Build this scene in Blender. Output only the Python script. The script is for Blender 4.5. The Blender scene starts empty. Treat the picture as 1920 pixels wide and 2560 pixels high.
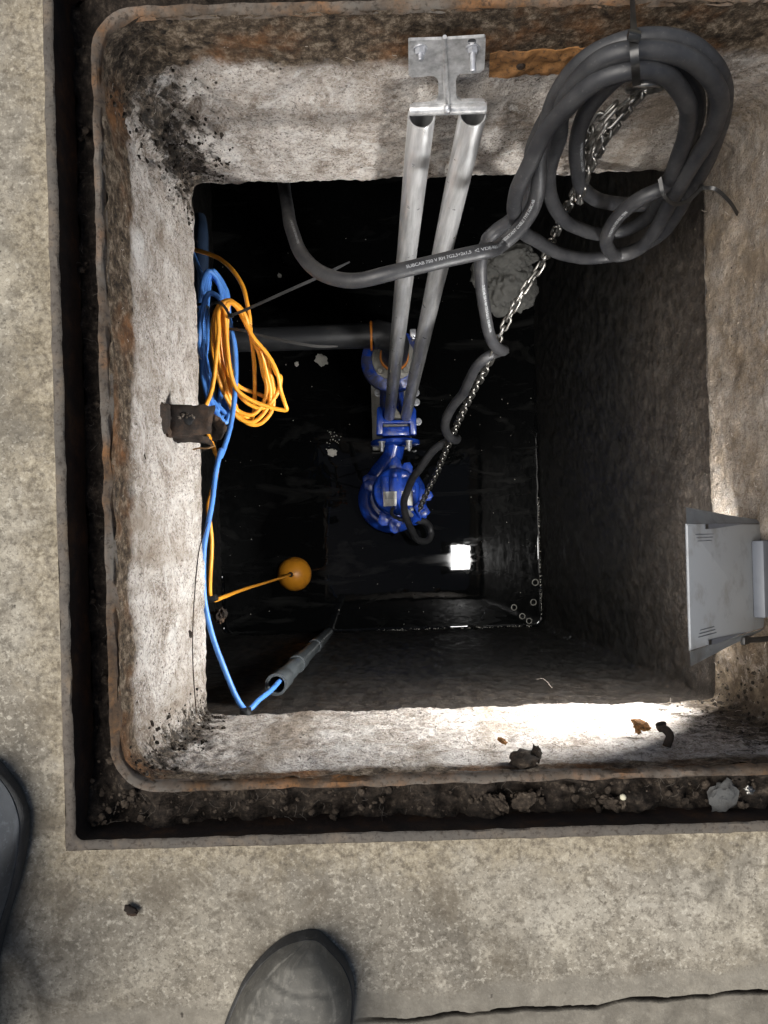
import bpy, bmesh, math, random
import numpy as np
from mathutils import Vector, Matrix, noise
random.seed(7)
S = bpy.context.scene
C = S.collection
PI = math.pi
rad = math.radians

# ------------------------------------------------------------------ camera, world, sun, exposure
F = 1950.0            # focal length in pixels of the 1920 x 2560 photograph
NX, NY = 941.0, 1347.0  # where straight-down lands in the photograph
H = 0.75              # camera height over the floor
TH = rad(1.6)
cs, sn = math.cos(TH), math.sin(TH)
cam = bpy.data.cameras.new("camera")
co = bpy.data.objects.new("camera", cam)
C.objects.link(co)
co.location = (0, 0, H)
co.rotation_euler = (0, 0, -TH)
cam.sensor_fit = 'AUTO'
cam.sensor_width = 36
cam.lens = F * 36 / 2560
cam.shift_x = (960 - NX) / 2560
cam.shift_y = (NY - 1280) / 2560
cam.clip_start = 0.01
cam.clip_end = 500
S.camera = co

w = bpy.data.worlds.new("World")
S.world = w
w.use_nodes = True
wn = w.node_tree
bg = wn.nodes['Background']
sky = wn.nodes.new('ShaderNodeTexSky')
sky.sky_type = 'NISHITA'
sky.sun_disc = False
SUN_EL, SUN_ROT = rad(60), rad(245)
sky.dust_density = 3.0
sky.ozone_density = 0.0
sky.sun_elevation = SUN_EL
sky.sun_rotation = SUN_ROT
wn.links.new(sky.outputs[0], bg.inputs[0])
bg.inputs[1].default_value = 0.05
sun = bpy.data.lights.new("sun", 'SUN')
sun.energy = 3.1
sun.angle = rad(50)
sun.color = (1, 0.965, 0.905)
so = bpy.data.objects.new("sun", sun)
C.objects.link(so)
so.rotation_euler = (PI / 2 - SUN_EL, 0, PI - SUN_ROT)
so.location = (0, 0, 3)
S.view_settings.view_transform = 'Standard'
S.view_settings.look = 'None'
S.view_settings.exposure = 0.6
S.view_settings.gamma = 1
LAMP = 176.0          # the work lamp's own lens

# ------------------------------------------------------------------ pixel -> point at a known depth
def P(x, y, d):
    u, v = x - NX, NY - y
    return Vector(((u * cs + v * sn) * d / F, (-u * sn + v * cs) * d / F, H - d))
K = 1920 / 1659
def D(x, y, d): return P(x * K, y * K, d)
def PY(x, y, Y):
    v = -(x - NX) * sn + (NY - y) * cs
    return P(x, y, Y * F / v)
def c3(x, y): return (1240 + x / 2.44, y / 2.44)
def c4(x, y): return (350 + x / 3.016, 560 + y / 3.016)
def cq(x, y): return (860 + x / 5.82, 1000 + y / 5.82)
def cr(x, y): return (860 + x / 6.38, 780 + y / 6.38)
def ck(x, y): return (980 + x / 5.925, 60 + y / 5.925)

# ------------------------------------------------------------------ mesh helpers
class MB:
    def __init__(s): s.v, s.f = [], []
    def add(s, v, f):
        o = len(s.v)
        s.v += [Vector(p) for p in v]
        s.f += [[i + o for i in q] for q in f]
        return s
    def bm(s, b, M=None):
        b.verts.index_update()
        s.add([(M @ q.co if M else q.co.copy()) for q in b.verts], [[q.index for q in f.verts] for f in b.faces])
        b.free()
        return s
    def box(s, c, size, bevel=0.0, R=None, seg=2):
        b = bmesh.new()
        bmesh.ops.create_cube(b, size=1)
        for q in b.verts: q.co = Vector((q.co.x * size[0], q.co.y * size[1], q.co.z * size[2]))
        if bevel: bmesh.ops.bevel(b, geom=b.edges[:], offset=bevel, segments=seg, affect='EDGES', profile=.5)
        return s.bm(b, Matrix.Translation(Vector(c)) @ (R.to_4x4() if R else Matrix.Identity(4)))
    def tube(s, pts, r, seg=12, caps=True, closed=False):
        pts = [Vector(p) for p in pts]
        n = len(pts)
        rr = r if hasattr(r, '__len__') else [r] * n
        T = []
        for i in range(n):
            a = pts[(i - 1) % n] if closed or i else pts[0]
            b = pts[(i + 1) % n] if closed or i < n - 1 else pts[-1]
            t = b - a
            T.append(t.normalized() if t.length > 1e-9 else (T[-1] if T else Vector((0, 0, 1))))
        u = T[0].orthogonal().normalized()
        vs = []
        for i in range(n):
            u = (u - T[i] * u.dot(T[i])).normalized()
            b = T[i].cross(u)
            vs += [pts[i] + (u * math.cos(a) + b * math.sin(a)) * rr[i] for a in (2 * PI * k / seg for k in range(seg))]
        fs = []
        for i in range(n if closed else n - 1):
            j = (i + 1) % n
            sh = 0
            if closed and j == 0:
                # align the last ring with the first
                best = min(range(seg), key=lambda q: (vs[i * seg] - vs[q]).length)
                sh = best
            for k in range(seg):
                k2 = (k + 1) % seg
                fs.append([i * seg + k, i * seg + k2, j * seg + (k2 + sh) % seg, j * seg + (k + sh) % seg])
        if caps and not closed:
            fs.append(list(range(seg))[::-1])
            fs.append(list(range((n - 1) * seg, n * seg)))
        return s.add(vs, fs)
    def lathe(s, prof, o, axis=(0, 0, 1), seg=32, close=False):
        o = Vector(o); ax = Vector(axis).normalized()
        u = ax.orthogonal().normalized(); b = ax.cross(u)
        vs, fs = [], []
        n = len(prof)
        for r, z in prof:
            vs += [o + ax * z + (u * math.cos(a) + b * math.sin(a)) * max(r, 1e-5) for a in (2 * PI * k / seg for k in range(seg))]
        for i in range(n if close else n - 1):
            j = (i + 1) % n
            for k in range(seg):
                k2 = (k + 1) % seg
                fs.append([i * seg + k, i * seg + k2, j * seg + k2, j * seg + k])
        return s.add(vs, fs)
    def prism(s, pts, off, bevel=0.0):
        b = bmesh.new()
        vs = [b.verts.new(p) for p in pts]
        f = b.faces.new(vs)
        r = bmesh.ops.extrude_face_region(b, geom=[f])
        nv = [g for g in r['geom'] if isinstance(g, bmesh.types.BMVert)]
        bmesh.ops.translate(b, verts=nv, vec=Vector(off))
        bmesh.ops.recalc_face_normals(b, faces=b.faces[:])
        if bevel:
            bmesh.ops.bevel(b, geom=b.edges[:], offset=bevel, segments=2, affect='EDGES', profile=.5)
        return s.bm(b)
    def ribbon(s, pts, wd, th, hint):
        pts = [Vector(p) for p in pts]
        n = len(pts); vs, fs = [], []
        for i in range(n):
            t = (pts[min(i + 1, n - 1)] - pts[max(i - 1, 0)]).normalized()
            h = hint(pts[i]) if callable(hint) else Vector(hint)
            b = t.cross(h).normalized(); m = b.cross(t).normalized()
            ww = wd(i / (n - 1)) if callable(wd) else wd
            for a, c in ((-1, -1), (1, -1), (1, 1), (-1, 1)):
                vs.append(pts[i] + b * a * ww / 2 + m * c * th / 2)
        for i in range(n - 1):
            for k in range(4):
                fs.append([i * 4 + k, i * 4 + (k + 1) % 4, i * 4 + 4 + (k + 1) % 4, i * 4 + 4 + k])
        fs += [[3, 2, 1, 0], [4 * n - 4, 4 * n - 3, 4 * n - 2, 4 * n - 1]]
        return s.add(vs, fs)
    def lump(s, c, r, amp=.35, sub=2, sc=(1, 1, 1), fr=1.6):
        b = bmesh.new()
        bmesh.ops.create_icosphere(b, subdivisions=sub, radius=1)
        sd = Vector((random.uniform(-50, 50), random.uniform(-50, 50), random.uniform(-50, 50)))
        for q in b.verts:
            k = 1 + amp * noise.fractal(q.co * fr + sd, .8, 2.1, 3)
            q.co = Vector((q.co.x * sc[0], q.co.y * sc[1], q.co.z * sc[2])) * (k * r)
        R = Matrix.Rotation(random.uniform(0, 6.3), 4, 'Z')
        return s.bm(b, Matrix.Translation(Vector(c)) @ R)

def wloc(o):
    p = Vector((0, 0, 0))
    while o: p += o.location; o = o.parent
    return p
def obj(name, mb, mat, parent=None, loc=None, smooth=40):
    base = wloc(parent) if parent else Vector((0, 0, 0))
    l = Vector(loc) if loc is not None else Vector((0, 0, 0))
    off = base + (l if parent is None else Vector((0, 0, 0)))
    me = bpy.data.meshes.new(name)
    me.from_pydata([tuple(p - off) for p in mb.v], [], mb.f)
    bm_ = bmesh.new(); bm_.from_mesh(me)
    bmesh.ops.recalc_face_normals(bm_, faces=bm_.faces[:])
    bm_.to_mesh(me); bm_.free()
    if smooth:
        me.shade_smooth()
        if smooth < 170: me.set_sharp_from_angle(angle=rad(smooth))
    me.materials.append(mat)
    o = bpy.data.objects.new(name, me)
    C.objects.link(o)
    if parent: o.parent = parent
    else: o.location = l
    return o
def tag(o, label=None, cat=None, group=None, kind=None):
    if label: o['label'] = label
    if cat: o['category'] = cat
    if group: o['group'] = group
    if kind: o['kind'] = kind
    return o
def thing(name, loc, label, cat, group=None):
    o = bpy.data.objects.new(name, None)
    o.empty_display_size = .05
    C.objects.link(o)
    o.location = Vector(loc)
    return tag(o, label, cat, group)
def spline(pts, n=8):
    pts = [Vector(p) for p in pts]
    q = [pts[0] * 2 - pts[1]] + pts + [pts[-1] * 2 - pts[-2]]
    out = []
    for i in range(1, len(q) - 2):
        a, b, c, d = q[i - 1], q[i], q[i + 1], q[i + 2]
        t0 = 0; t1 = max((b - a).length, 1e-6) ** .5; t2 = t1 + max((c - b).length, 1e-6) ** .5; t3 = t2 + max((d - c).length, 1e-6) ** .5
        for k in range(n):
            t = t1 + (t2 - t1) * k / n
            A1 = a * ((t1 - t) / (t1 - t0)) + b * ((t - t0) / (t1 - t0))
            A2 = b * ((t2 - t) / (t2 - t1)) + c * ((t - t1) / (t2 - t1))
            A3 = c * ((t3 - t) / (t3 - t2)) + d * ((t - t2) / (t3 - t2))
            B1 = A1 * ((t2 - t) / (t2 - t0)) + A2 * ((t - t0) / (t2 - t0))
            B2 = A2 * ((t3 - t) / (t3 - t1)) + A3 * ((t - t1) / (t3 - t1))
            out.append(B1 * ((t2 - t) / (t2 - t1)) + B2 * ((t - t1) / (t2 - t1)))
    return out + [pts[-1]]
def smoothpts(p, it=3):
    p = list(p)
    for _ in range(it):
        p = [p[0]] + [(p[i - 1] + p[i] * 2 + p[i + 1]) / 4 for i in range(1, len(p) - 1)] + [p[-1]]
    return p
def fb(p, f, o=4): return noise.fractal(Vector(p) * f, .9, 2.0, o)

# ------------------------------------------------------------------ materials
class Mt:
    def __init__(s, name, base=(.5, .5, .5), rough=.6, metal=0.0, spec=.5):
        s.m = bpy.data.materials.new(name); s.m.use_nodes = True
        s.nt = s.m.node_tree; s.b = s.nt.nodes['Principled BSDF']
        s.b.inputs['Base Color'].default_value = (*base, 1)
        s.b.inputs['Roughness'].default_value = rough
        s.b.inputs['Metallic'].default_value = metal
        s.b.inputs['Specular IOR Level'].default_value = spec
        s.tc = s.nt.nodes.new('ShaderNodeTexCoord').outputs['Object']
    def L(s, a, b): s.nt.links.new(a, b)
    def put(s, sock, v):
        if isinstance(v, bpy.types.NodeSocket): s.L(v, sock)
        elif isinstance(v, tuple) and len(v) == 3 and sock.type == 'RGBA': sock.default_value = (*v, 1)
        else: sock.default_value = v
    def map(s, sc):
        n = s.nt.nodes.new('ShaderNodeMapping'); s.L(s.tc, n.inputs[0]); n.inputs['Scale'].default_value = sc
        return n.outputs[0]
    def noise(s, scale, detail=5, rough=.6, vec=None, dist=0):
        n = s.nt.nodes.new('ShaderNodeTexNoise'); s.L(vec or s.tc, n.inputs['Vector'])
        n.inputs['Scale'].default_value = scale; n.inputs['Detail'].default_value = detail
        n.inputs['Roughness'].default_value = rough; n.inputs['Distortion'].default_value = dist
        return n.outputs[0]
    def voro(s, scale, vec=None, feature='F1', rnd=1.0):
        n = s.nt.nodes.new('ShaderNodeTexVoronoi'); n.feature = feature; s.L(vec or s.tc, n.inputs['Vector'])
        n.inputs['Scale'].default_value = scale; n.inputs['Randomness'].default_value = rnd
        return n.outputs['Distance']
    def ramp(s, fac, stops, col=False):
        n = s.nt.nodes.new('ShaderNodeValToRGB'); s.L(fac, n.inputs[0])
        e = n.color_ramp.elements
        while len(e) < len(stops): e.new(.5)
        for q, (p, c) in zip(e, stops):
            q.position = p; q.color = (*c, 1) if isinstance(c, tuple) else (c, c, c, 1)
        return n.outputs[0]
    def mix(s, fac, a, b, mode='MIX'):
        n = s.nt.nodes.new('ShaderNodeMix'); n.data_type = 'RGBA'; n.blend_type = mode
        s.put(n.inputs[0], fac); s.put(n.inputs[6], a); s.put(n.inputs[7], b)
        return n.outputs[2]
    def math(s, op, a, b=0.0, clamp=False):
        n = s.nt.nodes.new('ShaderNodeMath'); n.operation = op; n.use_clamp = clamp
        s.put(n.inputs[0], a); s.put(n.inputs[1], b)
        return n.outputs[0]
    def xyz(s):
        n = s.nt.nodes.new('ShaderNodeSeparateXYZ'); s.L(s.tc, n.inputs[0]); return n.outputs
    def bump(s, h, strength=.5, dist=.002, prev=None):
        n = s.nt.nodes.new('ShaderNodeBump'); s.L(h, n.inputs['Height'])
        n.inputs['Strength'].default_value = strength; n.inputs['Distance'].default_value = dist
        if prev: s.L(prev, n.inputs['Normal'])
        return n.outputs[0]
    def done(s, col=None, rough=None, nrm=None, metal=None):
        if col is not None: s.put(s.b.inputs['Base Color'], col)
        if rough is not None: s.put(s.b.inputs['Roughness'], rough)
        if metal is not None: s.put(s.b.inputs['Metallic'], metal)
        if nrm is not None: s.L(nrm, s.b.inputs['Normal'])
        return s.m

def m_floor():
    m = Mt('floor_concrete', rough=.85, spec=.3)
    big = m.ramp(m.noise(7, 5, .6), [(.3, (.125, .111, .09)), (.5, (.235, .212, .172)), (.7, (.38, .352, .295))])
    warm = m.mix(m.ramp(m.noise(3.2, 4), [(.45, 0.0), (.65, .5)]), big, (.32, .28, .205))
    wet = m.mix(m.ramp(m.noise(14, 5, .65, dist=.8), [(.54, 0.0), (.66, .6)]), warm, (.12, .108, .088))
    wet = m.mix(m.ramp(m.noise(27, 6, .7), [(.55, 0.0), (.66, .55)]), wet, (.47, .43, .35))
    grain = m.ramp(m.noise(5.5, 4, .6), [(.36, .6), (.62, 1.0)])
    agg = m.mix(m.math('MULTIPLY', grain, m.ramp(m.noise(260, 3, .7), [(.32, .9), (.47, 0.0)])), wet, (.085, .072, .055))
    lt = m.mix(m.math('MULTIPLY', grain, m.ramp(m.noise(200, 3, .75), [(.53, 0.0), (.66, .75)])), agg, (.50, .465, .39))
    mid = m.mix(m.ramp(m.noise(75, 5, .8), [(.37, .75), (.5, 0.0)]), lt, (.115, .10, .078))
    stain = m.ramp(m.noise(4.3, 6, .68, dist=1.0), [(.52, 0.0), (.62, .62)])
    mid = m.mix(stain, mid, (.085, .074, .058))
    x, y, z = m.xyz()
    nf = m.math('MAXIMUM', m.math('SUBTRACT', -.292, y), m.math('SUBTRACT', -.307, x))
    nf = m.math('ADD', m.math('MULTIPLY', nf, 14), m.math('MULTIPLY', m.math('SUBTRACT', m.noise(16, 6, .7), .5), 2.2))
    mid = m.mix(m.ramp(nf, [(.05, .5), (.6, 0.0)]), mid, m.ramp(m.noise(150, 4, .75), [(.36, (.085, .064, .042)), (.52, (.26, .215, .14)), (.66, (.44, .385, .28))]))
    smut = m.ramp(m.noise(9, 7, .72, dist=1.4), [(.55, 0.0), (.64, .6)])
    mid = m.mix(smut, mid, (.105, .086, .062))
    band = m.math('SUBTRACT', m.math('ADD', m.math('MULTIPLY', m.math('SUBTRACT', m.noise(12, 5), .5), .05), m.math('MULTIPLY', x, .046)), y)
    band = m.ramp(m.math('MULTIPLY', band, 2), [(.868, 0.0), (.884, .75)])
    mid = m.mix(band, mid, m.ramp(m.noise(45, 5, .7), [(.3, (.15, .135, .11)), (.7, (.25, .23, .19))]))
    edge = m.math('ADD', m.math('MULTIPLY', z, -160), -.15, True)
    mid = m.mix(edge, mid, (.02, .016, .012))
    pit = m.ramp(m.noise(58, 3, .55), [(.27, 1.0), (.32, 0.0)])
    pit = m.math('MULTIPLY', pit, m.ramp(m.noise(24, 3), [(.5, 0.0), (.6, 1.0)]))
    col = m.mix(pit, mid, (.05, .042, .034))
    sc = m.mix(m.ramp(m.noise(9, 3, .5, m.map((1, 9, 1)), 1.5), [(.73, 0.0), (.78, .2)]), col, (.5, .47, .41))
    b = m.bump(m.noise(230, 4, .75), .6, .0016)
    b = m.bump(pit, -.7, .0015, b)
    b = m.bump(m.noise(40, 4), .35, .003, b)
    return m.done(sc, None, b)

def m_wall():
    """pale lime-crusted concrete of the shaft: rust and dirt towards the steel frame, brown with painted shade on the right-hand wall"""
    m = Mt('shaft_concrete', rough=.9, spec=.25)
    x, y, z = m.xyz()
    pale = m.ramp(m.noise(13, 9, .74, dist=.7), [(.33, (.22, .175, .135)), (.43, (.45, .395, .345)), (.53, (.62, .57, .52)), (.64, (.76, .72, .675))])
    gm = m.ramp(m.noise(11, 5, .65, dist=.6), [(.38, .55), (.6, 1.0)])
    dk = m.mix(m.math('MULTIPLY', gm, m.ramp(m.noise(150, 4, .75), [(.36, .75), (.5, 0.0)])), pale, (.125, .10, .08))
    st = m.mix(m.ramp(m.noise(30, 6, .75, dist=.6), [(.33, .75), (.46, 0.0)]), dk, (.17, .13, .095))
    st = m.mix(m.math('MULTIPLY', m.math('ADD', m.math('MULTIPLY', gm, .65), .35), m.ramp(m.noise(270, 2, .8), [(.36, .85), (.45, 0.0)])), st, (.085, .068, .054))
    smear = m.ramp(m.noise(26, 7, .75, dist=1.2), [(.53, 0.0), (.63, .75)])
    st = m.mix(smear, st, (.70, .675, .64))
    wsp = m.mix(m.math('MULTIPLY', gm, m.ramp(m.noise(330, 2, .7), [(.55, 0.0), (.66, .7)])), st, (.78, .76, .72))
    # brown stain streaks running down
    run = m.ramp(m.noise(9, 4, .6, m.map((1, 1, .18))), [(.50, 0.0), (.66, .75)])
    wsp = m.mix(run, wsp, (.26, .205, .15))
    # dirt and rust zone beneath the frame
    lim = m.math('ADD', -.045, m.math('MULTIPLY', m.ramp(y, [(0.0, 0.0), (.52, 1.0)]), -.052))
    lim = m.math('ADD', lim, m.math('MULTIPLY', m.ramp(m.math('MULTIPLY', x, -1.0), [(.19, 0.0), (.24, 1.0)]), -.017))
    dz = m.math('SUBTRACT', z, lim)
    dz = m.math('ADD', dz, m.math('MULTIPLY', m.math('SUBTRACT', m.noise(16, 5, .65), .5), .07))
    zone = m.ramp(m.math('ADD', m.math('MULTIPLY', dz, 26), .5), [(.25, 0.0), (.75, 1.0)])
    dirt = m.ramp(m.noise(85, 6, .8), [(.36, (.016, .012, .009)), (.5, (.10, .072, .047)), (.64, (.31, .25, .185))])
    rust = m.mix(m.ramp(m.noise(12, 4, .6), [(.5, 0.0), (.66, .7)]), dirt, m.ramp(m.noise(60, 5, .75), [(.35, (.07, .032, .014)), (.6, (.26, .115, .04))]))
    col = m.mix(zone, wsp, rust)
    # black crust in the two left corners, where the concrete is broken out
    for (cx, cy, r0) in ((-.245, .507, .080), (-.245, -.238, .050), (.49, -.24, .19)):  # right-hand corner: dirt spread wider to paint in the lamp's shade
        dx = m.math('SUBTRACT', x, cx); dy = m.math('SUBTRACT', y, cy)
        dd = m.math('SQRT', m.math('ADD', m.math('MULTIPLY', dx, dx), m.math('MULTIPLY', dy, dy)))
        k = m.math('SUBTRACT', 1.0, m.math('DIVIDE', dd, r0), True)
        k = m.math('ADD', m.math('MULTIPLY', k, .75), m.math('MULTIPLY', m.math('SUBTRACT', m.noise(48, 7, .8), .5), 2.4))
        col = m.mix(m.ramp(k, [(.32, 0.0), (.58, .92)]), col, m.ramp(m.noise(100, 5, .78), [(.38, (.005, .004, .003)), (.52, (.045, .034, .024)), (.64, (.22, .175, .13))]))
    # right wall: brown deposit, deepened to paint in shade
    rx = m.ramp(m.math('ADD', x, m.math('MULTIPLY', m.math('SUBTRACT', m.noise(9, 4), .5), .12)), [(.40, 0.0), (.49, .75)])
    col = m.mix(rx, col, m.ramp(m.noise(45, 6, .7), [(.3, (.045, .032, .021)), (.55, (.165, .122, .078)), (.72, (.33, .26, .18))]))
    hole = m.ramp(m.voro(55), [(.07, 1.0), (.12, 0.0)])
    hole = m.math('MULTIPLY', hole, m.ramp(m.noise(18, 2), [(.5, 0.0), (.58, 1.0)]))
    col = m.mix(hole, col, (.03, .024, .018))
    b = m.bump(m.noise(150, 5, .8), 1.0, .005)
    b = m.bump(m.noise(380, 3, .7), .8, .0018, b)
    b = m.bump(hole, -.8, .003, b)
    return m.done(col, None, b)

def m_chamber():
    m = Mt('wet_depth_shaded_concrete', rough=.4, spec=.5)
    x, y, z = m.xyz()
    top = m.ramp(m.math('ADD', m.math('MULTIPLY', m.math('ADD', z, .97), 1.35), m.math('MULTIPLY', m.math('SUBTRACT', m.noise(9, 4), .5), .6)), [(.1, 0.0), (.95, 1.0)])  # fades from brown to near black with depth, painting in the lack of light
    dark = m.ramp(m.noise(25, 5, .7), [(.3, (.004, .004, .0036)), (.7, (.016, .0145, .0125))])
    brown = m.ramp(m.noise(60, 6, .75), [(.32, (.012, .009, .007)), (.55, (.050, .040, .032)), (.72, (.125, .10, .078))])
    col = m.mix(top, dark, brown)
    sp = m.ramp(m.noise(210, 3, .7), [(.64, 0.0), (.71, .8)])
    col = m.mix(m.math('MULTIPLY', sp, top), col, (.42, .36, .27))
    b = m.bump(m.math('MULTIPLY', m.noise(90, 5, .7), m.math('ADD', top, .12)), .9, .004)
    b = m.bump(m.math('MULTIPLY', m.noise(260, 3, .7), top), .6, .0015, b)
    return m.done(col, m.ramp(m.noise(50, 4), [(.3, .36), (.7, .75)]), b)

def m_water():
    m = Mt('black_water', (.0025, .0027, .0028), .03, spec=.2)
    m.b.inputs['IOR'].default_value = 1.33
    film = m.ramp(m.noise(5, 5, .65, m.map((1, 3.2, 1)), .8), [(.56, 0.0), (.68, .5)])
    col = m.mix(film, (.0025, .0027, .0028), (.022, .022, .021))
    b = m.bump(m.noise(9, 3, .5), .06, .004)
    return m.done(col, m.math('ADD', m.math('MULTIPLY', film, .12), .025), b)

def m_steel(name, a=(.42, .42, .41), r=.32, metal=.85, st=(1, 1, .06)):
    m = Mt(name, a, r, metal)
    s = m.noise(90, 5, .65, m.map(st))
    col = m.mix(m.ramp(s, [(.35, 0.0), (.7, .75)]), tuple(q * .55 for q in a), tuple(min(1, q * 1.35) for q in a))
    col = m.mix(m.ramp(m.noise(22, 5, .7, m.map(tuple(max(q, .12) for q in st))), [(.55, 0.0), (.75, .4)]), col, (.22, .20, .17))
    return m.done(col, m.ramp(m.noise(40, 4), [(.3, r - .08), (.7, r + .16)]), m.bump(s, .12, .0006))

def m_rust(name, a=(.10, .052, .026), b_=(.30, .125, .035), c_=(.035, .026, .02), grey=None, rough=.85):
    m = Mt(name, a, rough, 0, .3)
    col = m.ramp(m.noise(26, 6, .7), [(.3, c_), (.5, a), (.7, b_)])
    if grey: col = m.mix(m.ramp(m.noise(11, 5, .65), [(.42, 0.0), (.62, .75)]), col, grey)
    col = m.mix(m.ramp(m.noise(190, 4, .7), [(.36, .7), (.48, 0.0)]), col, (.03, .022, .016))
    return m.done(col, None, m.bump(m.noise(120, 5, .7), .7, .0016))

def m_rubber():
    m = Mt('black_rubber_sheath', (.034, .035, .038), .5, 0, .45)
    d = m.ramp(m.noise(28, 5, .65), [(.40, 0.0), (.75, .45)])
    col = m.mix(d, (.019, .0195, .022), (.072, .071, .07))
    col = m.mix(m.ramp(m.noise(260, 3, .7), [(.62, 0.0), (.72, .35)]), col, (.17, .16, .15))
    return m.done(col, m.ramp(m.noise(60, 3), [(.3, .38), (.7, .58)]), m.bump(m.noise(300, 3), .08, .0006))

def m_plain(name, a, rough=.5, metal=0, dirt=None, amt=.5, sc=30, bump=.1, lo=.5, hi=.7):
    m = Mt(name, a, rough, metal)
    col = m.mix(m.ramp(m.noise(sc, 5, .65), [(lo, 0.0), (hi, amt)]), a, dirt or tuple(q * .5 for q in a))
    return m.done(col, None, m.bump(m.noise(sc * 5, 4, .7), bump, .001))

def m_enamel(name='blue_enamel', k=.56):
    m = Mt(name, (.016, .075, .46), .25)
    col = m.mix(m.ramp(m.noise(50, 5, .7), [(.5, 0.0), (.75, .6)]), (.016, .070, .44), (.006, .026, .19))
    gr = m.ramp(m.noise(24, 6, .72, dist=.5), [(k, 0.0), (k + .12, .8)])
    col = m.mix(gr, col, (.05, .046, .04))
    col = m.mix(m.ramp(m.noise(140, 3, .7), [(.66, 0.0), (.72, .6)]), col, (.22, .24, .28))
    b = m.bump(m.noise(70, 4), .25, .0015)
    return m.done(col, m.math('ADD', m.math('MULTIPLY', gr, .4), .2), b)

def m_soil(name, lo=(.006, .005, .004), mi=(.028, .021, .016), hi=(.10, .08, .06)):
    m = Mt(name, mi, .9, 0, .25)
    col = m.ramp(m.noise(120, 6, .75), [(.34, lo), (.54, mi), (.72, hi)])
    return m.done(col, None, m.bump(m.noise(220, 5, .75), .9, .003))

MAT = dict(
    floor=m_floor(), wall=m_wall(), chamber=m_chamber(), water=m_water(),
    rail=m_steel('stainless_tube', (.60, .60, .60), .33, .6, (1, 1, .03)),
    sheet=m_steel('stainless_sheet', (.60, .60, .60), .36, .55, (1, 1, 1)),
    zinc=m_steel('zinc_plate', (.62, .63, .66), .35, .6, (1, 1, 1)),
    chain=m_steel('chain_steel', (.31, .30, .28), .34, .95, (1, 1, 1)),
    rimsteel=m_rust('worn_frame_steel', (.10, .085, .07), (.16, .12, .08), (.06, .05, .042), (.085, .078, .068), .7),
    rust=m_rust('rusty_lip', (.085, .052, .029), (.24, .105, .032), (.025, .018, .014), (.135, .125, .11)),
    rustdark=m_rust('dark_rust', (.032, .02, .014), (.085, .042, .018), (.012, .01, .008)),
    rustplate=m_rust('orange_rust', (.22, .105, .036), (.33, .17, .065), (.075, .042, .022)),
    stub=m_rust('corroded_iron', (.022, .015, .011), (.085, .048, .026), (.007, .006, .005)),
    rubber=m_rubber(),
    nylon=m_plain('black_nylon', (.012, .012, .012), .35, 0, (.03, .03, .03)),
    orange=m_plain('orange_sheath', (.80, .33, .025), .42, 0, (.55, .2, .02), .5, 40, .05),
    blue=m_plain('blue_sheath', (.075, .23, .62), .42, 0, (.05, .14, .42), .5, 40, .05),
    darkblue=m_plain('dark_blue_pipe', (.012, .026, .055), .6, 0),
    float_=m_plain('orange_float', (.58, .23, .014), .45, 0, (.26, .09, .012), .6, 26, .1),
    pump=m_enamel(), foot=m_enamel('dirty_blue_enamel', .44),
    pe=m_plain('black_polyethylene', (.024, .025, .027), .42, 0, (.06, .06, .06), .6, 18, .05),
    oring=m_plain('orange_ring', (.72, .24, .03), .45, 0),
    casting=m_plain('grey_casting', (.26, .25, .22), .55, .2, (.12, .11, .09), .7, 30, .4),
    pvc=m_plain('grey_plastic_pipe', (.075, .085, .09), .3, 0, (.03, .033, .035), .7, 20, .05),
    lampgrey=m_plain('grey_lamp_plastic', (.27, .285, .30), .5, 0, (.135, .125, .105), .7, 22, .06, .5, .7),
    lampdark=m_plain('grey_lamp_rib', (.10, .11, .13), .5, 0),
    black=m_plain('black_plastic', (.012, .012, .012), .45, 0),
    soil=m_soil('black_trench_soil'),
    clod=m_soil('brown_clod', (.012, .009, .007), (.05, .038, .028), (.16, .13, .10)),
    clodpale=m_soil('pale_clod', (.05, .04, .03), (.17, .14, .11), (.38, .33, .28)),
    crumb=m_soil('dull_crumb', (.012, .009, .007), (.05, .038, .028), (.14, .115, .09)),
    crustm=m_soil('black_crust', (.005, .004, .003), (.035, .027, .02), (.15, .12, .09)),
    stone=m_plain('grey_stone', (.075, .076, .075), .9, 0, (.06, .055, .05), .7, 60, .8),
    rag=m_plain('grey_rag', (.040, .0395, .036), .95, 0, (.02, .0195, .017), .6, 25, .6),
    paper=m_plain('sodden_paper', (.45, .43, .38), .8, 0, (.25, .23, .2), .6, 60, .4),
    fibre_pale=m_plain('pale_fibre', (.46, .41, .36), .9, 0),
    fibre_dark=m_plain('dark_fibre', (.045, .034, .026), .9, 0),
    fibre_dim=m_plain('dull_fibre', (.15, .13, .11), .9, 0),
    twig=m_plain('brown_twig', (.28, .16, .07), .8, 0),
    ink=m_plain('white_print', (.30, .31, .32), .7, 0, (.3, .3, .3), .7, 150),
    label=m_plain('white_label', (.78, .77, .72), .5, 0, (.45, .42, .36), .6, 60),
    line=m_plain('grey_print', (.12, .12, .12), .7, 0),
    mortar=m_plain('cream_mortar', (.56, .53, .40), .9, 0, (.4, .36, .26), .6, 90, .7),
)
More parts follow.
